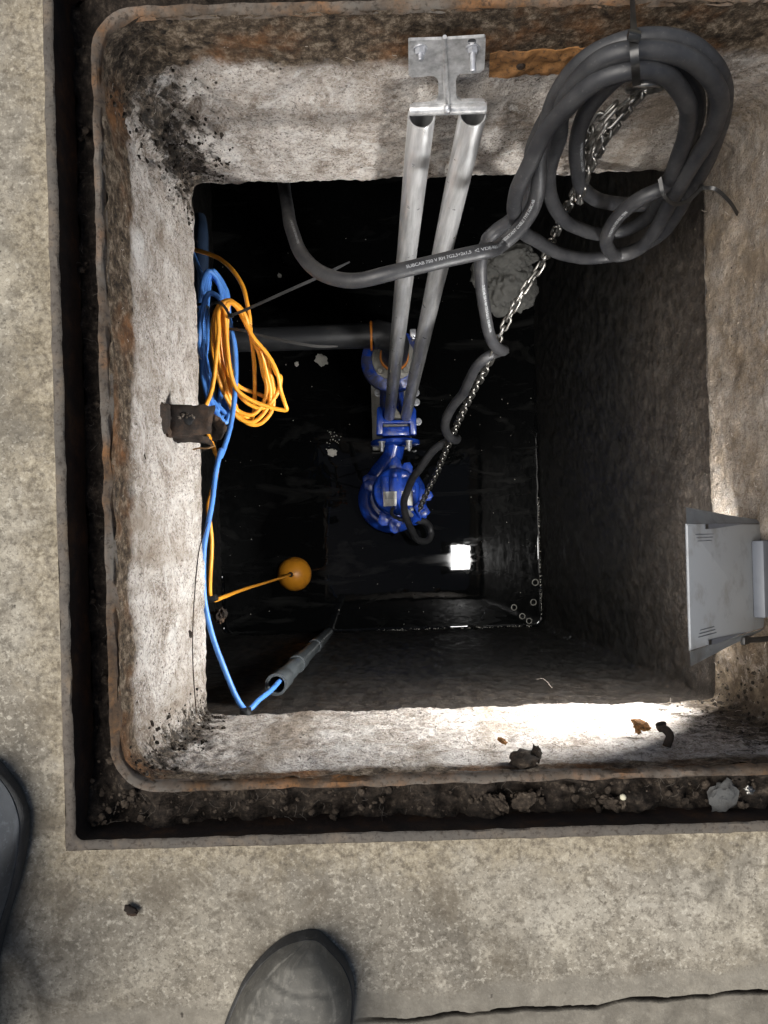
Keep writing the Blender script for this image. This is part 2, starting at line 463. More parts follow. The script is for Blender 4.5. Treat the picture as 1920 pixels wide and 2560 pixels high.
def m_boot(name, dust, amt):
    m = Mt(name, (.018, .018, .019), .5, 0, .4)
    col = m.mix(m.ramp(m.noise(11, 6, .7), [(.30, .35), (.62, amt)]), (.022, .022, .022), dust)
    col = m.mix(m.ramp(m.noise(160, 4, .7), [(.56, 0.0), (.68, .45)]), col, tuple(min(1, q * 1.6) for q in dust))
    scf = m.ramp(m.noise(13, 4, .6, m.map((4, 1.1, 2)), 1.6), [(.53, 0.0), (.62, .32)])
    col = m.mix(scf, col, tuple(min(1, q * 1.75) for q in dust))
    b = m.bump(m.noise(420, 3, .6), .3, .0008)
    return m.done(col, m.ramp(m.noise(20, 4), [(.3, .6), (.7, .9)]), b)
MAT['boot'] = m_boot('dusty_black_rubber', (.15, .142, .122), .95)
MAT['bootblue'] = m_boot('worn_black_rubber', (.10, .108, .12), .85)
MAT['sole'] = m_boot('black_sole_rubber', (.06, .06, .06), .5)
le = bpy.data.materials.new('lit_lens'); le.use_nodes = True
n_ = le.node_tree; n_.nodes.remove(n_.nodes['Principled BSDF'])
em = n_.nodes.new('ShaderNodeEmission'); em.inputs[0].default_value = (1, .985, .96, 1); em.inputs[1].default_value = LAMP
n_.links.new(em.outputs[0], n_.nodes['Material Output'].inputs[0])
MAT['lens'] = le

# ------------------------------------------------------------------ the pit's own measures (metres, floor top = 0)
OX0, OX1, OY0, OY1 = -.3065, .533, -.2915, .570      # steel frame, outer edge
LX0, LX1, LY0, LY1 = -.266, .491, -.2417, .526       # raised lip, outer edge
Z_LIP, Z_SEAT, Z_SH, Z_CE = -.008, -.040, -.0125, -.380
DW = 2.50
Z_W = H - DW
NSIDE, NCOR = 170, 10
def rr(x0, x1, y0, y1, r, ns=NSIDE, nc=NCOR):
    """points and outward normals round a rounded rectangle, always the same count"""
    out = []
    cor = [(x1 - r, y0 + r, -PI / 2), (x1 - r, y1 - r, 0), (x0 + r, y1 - r, PI / 2), (x0 + r, y0 + r, PI)]
    for i, (cx, cy, a0) in enumerate(cor):
        for k in range(nc):
            a = a0 + PI / 2 * k / (nc - 1)
            out.append((cx + r * math.cos(a), cy + r * math.sin(a), math.cos(a), math.sin(a)))
        nx_, ny_, na = cor[(i + 1) % 4]
        a = a0 + PI / 2
        p = Vector((cx + r * math.cos(a), cy + r * math.sin(a))); q = Vector((nx_ + r * math.cos(na), ny_ + r * math.sin(na)))
        for k in range(1, ns):
            t = p.lerp(q, k / ns)
            out.append((t.x, t.y, math.cos(a), math.sin(a)))
    return out
def loft(mb, rings, close=False):
    n = len(rings[0]); o = len(mb.v); vs = []; fs = []
    for r in rings: vs += r
    m = len(rings)
    for i in range(m if close else m - 1):
        j = (i + 1) % m
        for k in range(n):
            k2 = (k + 1) % n
            fs.append([i * n + k, i * n + k2, j * n + k2, j * n + k])
    return mb.add(vs, fs)
def rect(x0, x1, y0, y1, off): return (x0 + off, x1 - off, y0 + off, y1 - off)

# ------------------------------------------------------------------ floor: one sheet with the pit cut out
def build_floor():
    def axis(lo, hi, cuts, fine0, fine1, step):
        a = set(cuts) | {lo, hi}
        t = fine0
        while t < fine1: a.add(round(t, 5)); t += step
        t = fine0
        s_ = .02
        while t > lo: t -= s_; s_ *= 1.5; a.add(max(lo, t))
        t = fine1; s_ = .02
        while t < hi: t += s_; s_ *= 1.5; a.add(min(hi, t))
        b = sorted(a); out = [b[0]]
        for q in b[1:]:
            if q in cuts:
                if q - out[-1] < .0008 and out[-1] not in cuts: out.pop()
                out.append(q)
            elif q - out[-1] > .0008: out.append(q)
        return out
    xs = axis(-8, 8, {OX0, OX1}, -.40, .56, .004)
    ys = axis(-8, 8, {OY0, OY1}, -.50, .62, .004)
    ys = sorted([q for q in ys if not -.475 < q < -.435] + [-.475 + .0009 * k for k in range(45)])
    # crack of a slab joint, near the bottom of the view
    def zf(x, y):
        if abs(x) > .7 or abs(y) > .7: return 0.0
        inside = min(max(OX0 - x, x - OX1, OY0 - y, y - OY1) / .008, 1)
        z = .0012 * fb((x, y, 0), 40, 4) * inside + .0012 * fb((x, y, 3), 12, 3) * inside
        yc = -.4635 + .046 * x + .0045 * fb((x, 0, 9), 14, 5)
        if x > -.04:
            t = min(1, (x + .04) / .05)
            dd = abs(y - yc)
            wd_ = .0028 + .0014 * fb((x, 5, 2), 30, 3)
            if dd < wd_: z -= t * .011 * min(1, 1.6 * (1 - dd / wd_))
            if y < yc: z -= .002 * t
        return z - .0005 if inside > 0 else 0
    vs, fs = [], []
    nx, ny = len(xs), len(ys)
    for y in ys:
        for x in xs: vs.append((x, y, zf(x, y)))
    for j in range(ny - 1):
        for i in range(nx - 1):
            mx, my = (xs[i] + xs[i + 1]) / 2, (ys[j] + ys[j + 1]) / 2
            if OX0 < mx < OX1 and OY0 < my < OY1: continue
            fs.append([j * nx + i, j * nx + i + 1, (j + 1) * nx + i + 1, (j + 1) * nx + i])
    mb = MB(); mb.add(vs, fs)
    o = obj('floor', mb, MAT['floor'], smooth=180)
    tag(o, 'worn grey beige concrete floor around the open pit', 'floor', kind='structure')
build_floor()

# ------------------------------------------------------------------ steel frame: rim, seat, lip
fr = thing('manhole_frame', (0, 0, Z_SEAT), 'rusty steel manhole frame with a dirty cover seat groove set in the concrete floor', 'manhole frame')
def ring_obj(name, base, prof, mat, amp, parent):
    rings = []
    for off, z, r in prof:
        rg = []
        for i, (x, y, nx, ny) in enumerate(rr(*rect(*base, off), r)):
            a = amp * fb((x, y, z * 3), 35, 3)
            rg.append(Vector((x + nx * a, y + ny * a, z + .5 * amp * fb((x, y, z), 20, 3))))
        rings.append(rg)
    mb = MB(); loft(mb, rings)
    return obj(name, mb, mat, parent, smooth=50)
O4 = (OX0, OX1, OY0, OY1); L4 = (LX0, LX1, LY0, LY1)
ring_obj('outer_rim', O4, [(0, -.06, .004), (0, .0008, .004), (.001, .0018, .005), (.0082, .0018, .007), (.0098, .0002, .008)], MAT['rimsteel'], .0014, fr)
ring_obj('rim_face', O4, [(.0098, .0000, .008), (.0105, -.012, .009), (.0105, -.05, .012)], MAT['rustdark'], .0012, fr)
ring_obj('lip', L4, [(-.002, -.06, .048), (.0005, Z_LIP - .004, .046), (.0022, Z_LIP, .044), (.0060, Z_LIP - .0005, .042), (.0085, Z_LIP - .004, .040), (.0105, -.017, .038)], MAT['rust'], .0022, fr)
# soil in the groove (nobody could count it)
def soil():
    rings = []
    A = rr(*rect(*O4, .0105), .012); B = rr(*rect(*L4, -.001), .047)
    for k in range(22):
        t = k / 21; rg = []
        for a, b in zip(A, B):
            x, y = a[0] + (b[0] - a[0]) * t, a[1] + (b[1] - a[1]) * t
            fill = max(0, min(1, (-.18 - y) / .06)) * .75 + .25 * max(0, min(1, (y - .45) / .05))
            z = Z_SEAT - .012 + .020 * fill + (.010 + .014 * fill) * fb((x, y, 1), 24, 6) + .004 * fb((x, y, 4), 110, 3)
            rg.append(Vector((x, y, z)))
        rings.append(rg)
    mb = MB(); loft(mb, rings)
    tag(obj('trench_soil', mb, MAT['soil'], smooth=180), 'black damp soil packed in the cover groove of the frame', 'soil', kind='stuff')
    cl = MB()
    for i in range(330):
        side = random.random()
        if side < .62: x, y, z = random.uniform(OX0 + .015, LX1), random.uniform(OY0 + .014, LY0 - .004), -.036
        elif side < .8: x, y, z = random.uniform(OX0 + .013, LX0 - .004), random.uniform(OY0, LY1), -.048
        else: x, y, z = random.uniform(OX0 + .015, LX0 + .03), random.uniform(OY0 + .014, LY0 + .04), -.036
        if x > LX0 - .002 and y > LY0 - .002: continue
        r = random.choice((.0008, .0012, .0018, .0018, .0025, .004))
        cl.lump((x, y, Z_SEAT - .006 + (.018 if y < -.2 else 0) + .010 * fb((x, y, 1), 24, 4)), r, .6, 2, (1, random.uniform(.6, 1), .6))
    tag(obj('soil_crumbs', cl, MAT['crumb'], smooth=180), 'brown crumbs and grit strewn along the frame groove', 'soil', kind='stuff')
soil()

# ------------------------------------------------------------------ shaft neck
SX0, SX1, SY0, SY1 = LX0 + .0092, LX1 - .0092, LY0 + .0092, LY1 - .0092
def shaft():
    rings = []
    NL = 84
    for k in range(NL + 1):
        t = k / NL
        z0 = Z_SH + (Z_CE - Z_SH) * t
        x0 = SX0 + (-.2463 - SX0) * t; x1 = SX1 + (.480 - SX1) * t
        y0 = SY0 + (-.2434 - SY0) * t; y1 = SY1 + (.514 - SY1) * t
        r = .038 * (1 - t) ** 1.3 + .010
        rg = []
        for (x, y, nx, ny) in rr(x0, x1, y0, y1, r):
            q = (x, y, z0)
            a = (.0035 * fb(q, 18, 5) + .0016 * fb((x + 5, y, z0), 120, 3) + .001) * min(1, .25 + t * 6)
            # broken-out hollow with crusts in the corner next to the bracket wall
            dc = math.hypot(x + .245, y - .505)
            if dc < .12:
                g = (1 - dc / .12) * math.exp(-((z0 + .19) / .13) ** 2)
                a += g * (.020 * fb((x, y, z0 + 7), 45, 5) + .010)
            dc = math.hypot(x + .24, y + .235)
            if dc < .09:
                g = (1 - dc / .09) * math.exp(-((z0 + .15) / .10) ** 2)
                a += g * (.014 * fb((x, y, z0 + 3), 32, 5) + .006)
            if t < .16: a -= (1 - t / .16) * (.0012 + .0035 * fb(q, 42, 4))
            if t > .93: a += .006 * ((t - .93) / .07) ** 2
            zz = z0 + (.004 * fb((x, y, 2), 45, 4) * max(0, (t - .8) / .2))
            rg.append(Vector((x + nx * a, y + ny * a, zz)))
        rings.append(rg)
    mb = MB(); loft(mb, rings)
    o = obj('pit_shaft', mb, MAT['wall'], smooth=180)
    tag(o, 'rough pale concrete shaft walls between the steel frame and the dark chamber', 'shaft')
    return rings
SH = shaft()
def chamber():
    ns, nc = NSIDE, NCOR
    last = SH[-1]
    rings = [last]
    top = rr(-.50, .4975, -.262, 1.25, .01); bot = rr(-.50, .527, -.300, 1.25, .03)
    rings.append([a.lerp(Vector((b[0], b[1], a.z)), .5) + Vector((0, 0, .003)) for a, b in zip(last, top)])
    NL = 70
    for k in range(NL + 1):
        t = k / NL; z = Z_CE + .002 + (-1.95 - Z_CE) * t
        tt = t ** .8
        rg = []
        for a, b in zip(top, bot):
            x, y = a[0] + (b[0] - a[0]) * tt, a[1] + (b[1] - a[1]) * tt
            d = (.004 * fb((x, y, z), 9, 4) + .003 * fb((x, y, z), 40, 4))
            rg.append(Vector((x + b[2] * d, y + b[3] * d, z)))
        rings.append(rg)
    n = len(last); mb = MB(); loft(mb, rings)
    i0 = len(mb.v) - n
    mb.f.append([i0 + k for k in range(n)][::-1])
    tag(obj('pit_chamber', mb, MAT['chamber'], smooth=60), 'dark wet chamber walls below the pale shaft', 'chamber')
    # water, creeping up at the walls
    w_ = MB(); rg = []
    for off, dz in ((-.004, .006), (-.001, .0038), (.003, .0014), (.008, .0003), (.014, 0)):
        rg.append([Vector((x, y, Z_W + dz * (1 if x > .3 or y < -.1 else .1) * (1 + .6 * fb((x, y, 0), 20, 3)))) for x, y, _, _ in rr(*rect(-.50, .525, -.297, 1.25, off), .03)])
    loft(w_, rg)
    n0 = len(w_.v) - n
    w_.f.append([n0 + k for k in range(n)])
    tag(obj('water', w_, MAT['water'], smooth=180), 'still black water at the bottom of the pit', 'water', kind='structure')
chamber()

# ------------------------------------------------------------------ guide rail bracket on the back wall
YB = .503
br = thing('guide_rail_bracket', PY(*ck(790, 600), YB), 'shiny stainless steel bracket bolted to the shaft wall above the two tubes', 'bracket')
def by(y): return YB - .012 * max(0, min(1, (y - 600) / 600))
out = [(240, 215), (255, 203), (735, 188), (770, 205), (835, 185), (1370, 150), (1388, 170), (1372, 560), (1355, 640), (1290, 688), (1010, 698), (965, 730), (945, 800),
       (950, 1010), (970, 1070), (1030, 1105), (1320, 1095), (1375, 1115), (1397, 1170), (1395, 1240), (265, 1260), (268, 1215), (310, 1165), (590, 1145), (655, 1110), (685, 1050),
       (688, 830), (670, 770), (620, 735), (560, 728), (440, 745), (290, 755), (245, 715)]
mb = MB(); mb.prism([PY(*ck(x, y), by(y)) for x, y in out], (0, -.003, 0))
obj('plate', mb, MAT['sheet'], br, smooth=30)
mb = MB(); mb.tube([PY(*ck(x, y), by(y) - .003) for x, y in ((780, 190), (785, 500), (795, 800), (815, 1050), (822, 1230))], [.0022, .0032, .0036, .0036, .0034], 12)
obj('rib', mb, MAT['sheet'], br)
mb = MB()
a, b = PY(*ck(262, 1275), .487), PY(*ck(1396, 1240), .487)
mb.tube([a, a.lerp(b, .03), a.lerp(b, .97), b], [.0058, .0064, .0064, .0058], 20)
obj('crossbar', mb, MAT['sheet'], br)
mb = MB(); c = PY(*ck(822, 1265), .479)
mb.lump(c, .0052, .1, 2, (.9, .9, 1.25)); obj('weld', mb, MAT['zinc'], br)
def bolt(px, py, stud, parent):
    c = PY(*ck(px, py), YB - .003)
    mb = MB(); mb.lathe([(.0001, 0), (.0075, 0), (.0075, .0016), (.0001, .0016)], c, (0, -1, 0), 24); obj('washer', mb, MAT['zinc'], parent, smooth=30)
    mb = MB(); mb.lathe([(.0001, .0016), (.0056, .0016), (.0056, .0062), (.005, .0068), (.0001, .0068)], c, (0, -1, 0), 6)
    nut = obj('nut', mb, MAT['zinc'], parent, smooth=25)
    mb = MB(); mb.lathe([(.0001, .005), (.0031, .005), (.0031, .0068 + stud - .001), (.0024, .0068 + stud), (.0001, .0068 + stud)], c, (0, -1, .0), 14)
    obj('stud', mb, MAT['zinc'], nut, smooth=30)
bolt(420, 360, .006, br); bolt(1195, 350, .018, br)
for px, py, r in ((1185, 255, .0042), (365, 640, .0036)):
    mb = MB(); c = PY(*ck(px, py), YB - .0032); mb.lathe([(.0001, 0), (r, 0), (r, .0006)], c, (0, -1, 0), 18); obj('slot', mb, MAT['black'] if px > 900 else MAT['casting'], br)
mb = MB()
pts = [(405, 530), (540, 520), (560, 560), (620, 575), (680, 545), (748, 545), (745, 650), (700, 660), (640, 705), (560, 700), (500, 700), (440, 640), (400, 600)]
mb.prism([PY(*ck(x, y), YB - .0031) for x, y in pts], (0, -.0008, 0)); obj('mortar_smear', mb, MAT['mortar'], br, smooth=0)

# ------------------------------------------------------------------ guide rails
def rail(top, bot, lab):
    ax = (bot - top).normalized()
    t = thing('guide_rail', bot, lab, 'pipe', 'stainless guide tubes')
    L_ = (bot - top).length
    mb = MB()
    mb.lathe([(.0138, .25), (.0138, .0), (.0152, -.0006), (.0160, .0005), (.0160, L_ * .3), (.0160, L_ * .6), (.0160, L_), (.0001, L_)], top, ax, 32)
    obj('tube', mb, MAT['rail'], t)
    mb = MB(); mb.box(top + Vector((.006, -.0163, -L_ * .5)) + ax * 0, (.0001, .0001, .0001)); 
    return t
T1, T2 = P(1054, 289, .893), P(1182, 285, .893)
B1, B2 = P(974, 1040, 2.36), P(1015, 1040, 2.36)
rail(T1, B1, 'left stainless guide tube running down under the shorter bolt of the bracket')
rail(T2, B2, 'right stainless guide tube running down under the longer bolt of the bracket')

# ------------------------------------------------------------------ black rubber cable: free loop, coil, run to the pump
RC = .0094
def K3(x, y, Y): return PY(*c3(x, y), Y)
cab = [P(700, 400, 1.34), P(705, 440, 1.26), P(712, 480, 1.21), P(724, 560, 1.11), P(752, 630, 1.04), P(790, 676, 1.0), P(845, 697, .975), P(900, 701, .96), P(960, 689, .95), P(1040, 669, .95), P(1140, 646, .955), P(1215, 628, .96),
       K3(30, 1490, .375), K3(120, 1418, .385), K3(200, 1310, .395), K3(245, 1180, .405), K3(258, 1060, .418), K3(268, 940, .432), K3(300, 820, .445),
       K3(350, 640, .457), K3(450, 460, .461), K3(600, 335, .461), K3(830, 250, .460), K3(1000, 236, .460), K3(1190, 275, .460), K3(1330, 390, .458), K3(1385, 560, .455), K3(1370, 740, .452),
       K3(1310, 920, .450), K3(1240, 1070, .446), K3(1165, 1190, .440), K3(1110, 1300, .435), K3(1010, 1420, .437), K3(880, 1510, .440), K3(720, 1565, .440), K3(560, 1575, .438), K3(400, 1545, .434), K3(260, 1480, .426),
       K3(160, 1400, .414), K3(112, 1320, .405), K3(112, 1220, .402), K3(150, 1110, .407), K3(225, 960, .418), K3(315, 800, .427), K3(470, 610, .431), K3(650, 480, .432), K3(860, 428, .432), K3(1010, 445, .434),
       K3(1115, 525, .436), K3(1170, 640, .438), K3(1165, 800, .438), K3(1110, 960, .436), K3(1060, 1090, .432), K3(1010, 1210, .440), K3(930, 1320, .449), K3(800, 1400, .453), K3(640, 1432, .450), K3(480, 1385, .446), K3(375, 1290, .444),
       K3(325, 1160, .446), K3(335, 1000, .449), K3(385, 850, .451), K3(400, 700, .450), K3(440, 570, .447), K3(570, 420, .445), K3(720, 335, .444), K3(900, 312, .444), K3(1130, 335, .444), K3(1300, 450, .443), K3(1362, 610, .440), K3(1325, 790, .436),
       K3(1230, 950, .432), K3(1130, 1110, .425), K3(1050, 1260, .421), K3(960, 1420, .419), K3(850, 1530, .417), K3(740, 1560, .415), K3(680, 1500, .413), K3(690, 1400, .412), K3(780, 1290, .414), K3(900, 1205, .418), K3(1010, 1150, .424),
       K3(1090, 1070, .446), K3(1160, 920, .455), K3(1215, 740, .462), K3(1210, 580, .466), K3(1120, 450, .468), K3(960, 390, .469), K3(790, 430, .468), K3(640, 560, .466), K3(545, 690, .462), K3(498, 830, .458), K3(500, 1000, .456),
       K3(530, 1140, .454), K3(610, 1215, .454), K3(740, 1245, .456), K3(880, 1250, .460), K3(1020, 1230, .464), K3(1140, 1180, .468), K3(1220, 1080, .472), K3(1290, 900, .476), K3(1340, 680, .478), K3(1320, 480, .478), K3(1190, 310, .478), K3(980, 262, .478), K3(760, 300, .476),
       K3(540, 420, .474), K3(390, 600, .471), K3(280, 780, .466), K3(220, 960, .460), K3(225, 1120, .450), K3(185, 1240, .438), K3(90, 1345, .430), K3(10, 1400, .425), K3(-45, 1450, .418)]
cab += [D(1052, 520, 1.12), D(1040, 560, 1.15), D(1040, 610, 1.18), D(1045, 660, 1.21), D(1055, 710, 1.25), D(1069, 746, 1.29), D(1082, 757, 1.33), D(1086, 757, 1.37), D(1070, 764, 1.395), D(1048, 775, 1.40), D(1028, 795, 1.42), D(1014, 822, 1.46), D(1000, 850, 1.52),
        D(979, 876, 1.57), D(965, 903, 1.62), D(963, 928, 1.67), D(972, 946, 1.70), D(985, 951, 1.74), D(985, 946, 1.78), D(965, 953, 1.80), D(945, 965, 1.82), D(922, 992, 1.86), D(900, 1022, 1.92), D(884, 1050, 1.98), D(873, 1080, 2.03),
        D(873, 1105, 2.07), D(882, 1130, 2.12), D(893, 1152, 2.18), D(905, 1168, 2.23), D(922, 1168, 2.27), D(931, 1155, 2.30), D(928, 1138, 2.30), D(915, 1127, 2.28), D(900, 1126, 2.27)]
cpath = [p + Vector((noise.noise(p * 14), noise.noise(p * 14 + Vector((7, 0, 0))), noise.noise(p * 14 + Vector((0, 7, 0))))) * .0022 for p in smoothpts(spline(cab, 9), 4)]
cbl = thing('rubber_cable', D(1350, 400, .9), 'thick black rubber cable coiled in the corner and trailing down to the blue pump', 'cable')
ncp = len(cpath)
mb = MB(); mb.tube(cpath, [RC * (1 + .035 * noise.noise(p * 40)) for p in cpath], 18)
obj('sheath', mb, MAT['rubber'], cbl, smooth=180)
def text_mesh(body, size):
    cu = bpy.data.curves.new('text', 'FONT'); cu.body = body; cu.size = size; cu.offset = size * .012
    ob = bpy.data.objects.new('text', cu); C.objects.link(ob)
    dg = bpy.context.evaluated_depsgraph_get()
    me = bpy.data.meshes.new_from_object(ob.evaluated_get(dg))
    v = [q.co.copy() for q in me.vertices]; f = [list(p.vertices) for p in me.polygons]
    bpy.data.objects.remove(ob); bpy.data.curves.remove(cu); bpy.data.meshes.remove(me)
    return v, f
def wrap_text(body, size, path, i0, r, mb, tilt=0.0, squeeze=1.0, rev=False):
    pts = path[::-1] if rev else path
    acc = [0.0]
    for a, b in zip(pts, pts[1:]): acc.append(acc[-1] + (b - a).length)
    s0 = acc[i0] if not rev else acc[len(path) - 1 - i0]
    v, f = text_mesh(body, size)
    camp = Vector((0, 0, H)); out_ = []
    import bisect
    for q in v:
        s = s0 + q.x * squeeze
        k = min(max(bisect.bisect(acc, s) - 1, 1), len(pts) - 3)
        t = (s - acc[k]) / max(acc[k + 1] - acc[k], 1e-9)
        p = pts[k].lerp(pts[k + 1], t)
        T = (pts[k + 1] - pts[k - 1]).normalized().lerp((pts[k + 2] - pts[k]).normalized(), t).normalized()
        n = camp - p; n = (n - T * n.dot(T)).normalized()
        u = n.cross(T)
        a = (q.y - size * .35) / r + tilt
        out_.append(p + (n * math.cos(a) + u * math.sin(a)) * (r + .00025))
    mb.add(out_, f)
def nearest(pt, lo=0, hi=None):
    r_ = range(lo, hi or ncp)
    return min(r_, key=lambda i: (cpath[i] - pt).length)
i_a = nearest(P(1010, 677, .95), 0, 200)
mb = MB()
wrap_text('SUBCAB 750 V RH 7G2,5+2x1,5  \u25c1 VDE-REG 7596 \u25b7  WATER RESISTANT CABLE TYPE SUBCAB', .0052, cpath, i_a, RC, mb, .30, 1.18)
obj('print', mb, MAT['ink'], cbl, smooth=0)
i_b = nearest(P(726, 565, 1.1), 0, 200)
mb = MB()
wrap_text('10 METER  SUBCAB  POWER 61777000', .0045, cpath, i_b, RC, mb, .35, 1.1)
obj('print', mb, MAT['ink'], cbl, smooth=0)
i_c = nearest(D(1040, 610, 1.18), ncp - 450)
mb = MB()
wrap_text('SUBCAB 750 V RH 7G2,5+2x1,5  VDE-REG 7596', .0055, cpath, i_c, RC, mb, .35, .8)
obj('print', mb, MAT['ink'], cbl, smooth=0)
i_d = nearest(K3(690, 1400, .412))
mb = MB()
wrap_text('RH 7G2,5+2x1,5 VDE-REG 7596', .005, cpath, i_d, RC, mb, -.4, 1)
obj('print', mb, MAT['ink'], cbl, smooth=0)
i_e = nearest(K3(498, 830, .458))
mb = MB()
wrap_text('WATER RESISTANT CABLE TYPE', .005, cpath, i_e, RC, mb, .7, 1)
obj('print', mb, MAT['ink'], cbl, smooth=0)

# ------------------------------------------------------------------ cable ties
def tie(name, loop, wd, head, tail, lab, hint_c, group='black cable ties'):
    t = thing(name, head, lab, 'cable tie', group)
    pts = spline(loop + [loop[0]], 6)
    mb = MB(); mb.ribbon(pts, wd, .0014, lambda p: (p - hint_c))
    obj('band', mb, MAT['nylon'], t)
    mb = MB()
    d_ = (tail[1] - tail[0]).normalized() if tail else Vector((0, 0, 1))
    R = d_.to_track_quat('X', 'Z').to_matrix()
    mb.box(head, (wd * 1.2, wd * 1.5, wd * .9), wd * .12, R); obj('head', mb, MAT['nylon'], t)
    if tail:
        pts = spline(tail, 8)
        mb = MB(); mb.ribbon(pts, lambda s: wd * (1 if s < .85 else 1 - (s - .85) * 3.5), .0012, Vector((.2, -.5, 1)))
        obj('tail', mb, MAT['nylon'], t)
    return t
front = [K3(838, 185, .452), K3(842, 300, .428), K3(850, 400, .418), K3(856, 500, .424)]
back = [K3(862, 505, .455), K3(868, 430, .482), K3(866, 330, .490), K3(858, 200, .486)]
tie('cable_tie', front + back, .0075, K3(842, 218, .438), [K3(842, 218, .438), K3(838, 120, .462), K3(834, 40, .49), K3(832, -10, .510), K3(830, -60, .530), K3(828, -120, .54)],
    'wide black cable tie gripping the coil top and running up over the frame', K3(852, 340, .455))
front = [K3(1000, 1090, .424), K3(1020, 1180, .408), K3(1085, 1243, .404), K3(1170, 1225, .412), K3(1250, 1150, .428)]
back = [K3(1235, 1100, .462), K3(1150, 1100, .480), K3(1060, 1085, .472)]
tie('cable_tie', front + back, .0045, K3(1250, 1145, .43), [K3(1250, 1145, .43), K3(1330, 1150, .424), K3(1410, 1215, .415), K3(1475, 1310, .41), K3(1520, 1400, .408)],
    'black cable tie round the lower bend of the black coil with a bowed tail', K3(1110, 1150, .445))

# ------------------------------------------------------------------ chain and eye
LINK_P = .0178
def link_mesh():
    mb = MB(); pts = []
    hl, hw, n = .0074, .0055, 8
    for k in range(n + 1): a = -PI / 2 + PI * k / n; pts.append(Vector((hl + hw * math.cos(a), hw * math.sin(a), 0)))
    for k in range(n + 1): a = PI / 2 + PI * k / n; pts.append(Vector((-hl + hw * math.cos(a), hw * math.sin(a), 0)))
    mb.tube(pts, .0024, 8, False, True)
    me = bpy.data.meshes.new('link')
    me.from_pydata([tuple(v) for v in mb.v], [], mb.f); me.shade_smooth(); me.materials.append(MAT['chain'])
    return me
LM = link_mesh()
def chain(path, lab, group=None, pitch=LINK_P, name='chain'):
    t = thing(name, path[0], lab, 'chain', group)
    pts = smoothpts(spline(path, 12), 2); acc = [0.0]
    for a, b in zip(pts, pts[1:]): acc.append(acc[-1] + (b - a).length)
    s, i, k = 0.0, 0, 0
    while s < acc[-1]:
        while acc[i + 1] < s and i < len(pts) - 2: i += 1
        f_ = (s - acc[i]) / max(1e-9, acc[i + 1] - acc[i])
        p = pts[i].lerp(pts[i + 1], f_); T = (pts[i + 1] - pts[i]).normalized()
        q = T.to_track_quat('X', 'Z').to_matrix().to_4x4() @ Matrix.Rotation(rad(20) + (PI / 2 if k % 2 else 0) + random.uniform(-.25, .25), 4, 'X')
        o = bpy.data.objects.new('link', LM); C.objects.link(o); o.parent = t
        o.matrix_local = Matrix.Translation(p - t.location) @ q
        s += pitch; k += 1
    return t
def DY(x, y, Y): return PY(x * K, y * K, Y)
cpts = [DY(1392, 196, .480), DY(1372, 213, .484), DY(1335, 260, .486), DY(1300, 312, .486), DY(1262, 382, .482), DY(1224, 450, .474), DY(1190, 525, .462), DY(1168, 575, .448), DY(1130, 630, .412), DY(1085, 715, .358), D(1060, 775, 1.40), D(1010, 868, 1.57), D(975, 945, 1.74),
        D(940, 1028, 1.95), D(920, 1068, 2.06), D(906, 1102, 2.17)]
chain(cpts, 'steel lifting chain running from the ring in the wall down to the blue pump')
chain([D(1380, 205, .88), D(1345, 235, .90), D(1305, 280, .915), D(1280, 330, .95), D(1262, 390, 1.0), D(1250, 430, 1.05), D(1247, 400, 1.03), D(1262, 330, .97), D(1285, 270, .93), D(1318, 235, .915)],
      'spare chain end hanging in a bundle behind the inner cable bend', name='chain')
e = thing('eye_bolt', PY(1612, 218, .50), 'round steel eye with the chain, fixed to the wall inside the coil', 'eye bolt')
c = PY(1612, 218, .478)
mb = MB(); mb.tube([c + Vector((.017 * math.cos(a), -.006 * math.sin(a), .017 * math.sin(a))) for a in (2 * PI * k / 24 for k in range(24))], .0042, 10, False, True); obj('ring', mb, MAT['chain'], e)
mb = MB(); mb.tube([c + Vector((0, .004, .014)), c + Vector((0, .05, .016))], .0045, 12); obj('shank', mb, MAT['chain'], e)

# ------------------------------------------------------------------ pump
pc = P(992, 1227, 2.2); px, py = pc.x, pc.y
vc = P(979, 1244, 2.38); vx, vy = vc.x, vc.y
pu = thing('pump', (px, py, Z_W), 'glossy blue submersible pump standing in the black water', 'pump')
zt = H - 2.2
# volute: a spiral casing
mb = MB(); n1, n2 = 56, 14; vs, fs = [], []
for i in range(n1):
    a = 2 * PI * i / n1
    g = ((a - PI * .55) % (2 * PI)) / (2 * PI)
    R0 = .077; rt = .024 + .015 * g
    for k in range(n2):
        b = 2 * PI * k / n2
        vs.append(Vector((vx + (R0 + rt * math.cos(b)) * math.cos(a), vy + (R0 + rt * math.cos(b)) * math.sin(a), Z_W + .060 + (rt * .95) * math.sin(b))))
for i in range(n1):
    for k in range(n2):
        fs.append([i * n2 + k, i * n2 + (k + 1) % n2, ((i + 1) % n1) * n2 + (k + 1) % n2, ((i + 1) % n1) * n2 + k])
mb.add(vs, fs)
mb.lathe([(.0001, .100), (.064, .098), (.072, .090), (.072, .082), (.06, .06), (.06, -.05)], (vx, vy, Z_W), seg=48)
obj('volute', mb, MAT['pump'], pu)
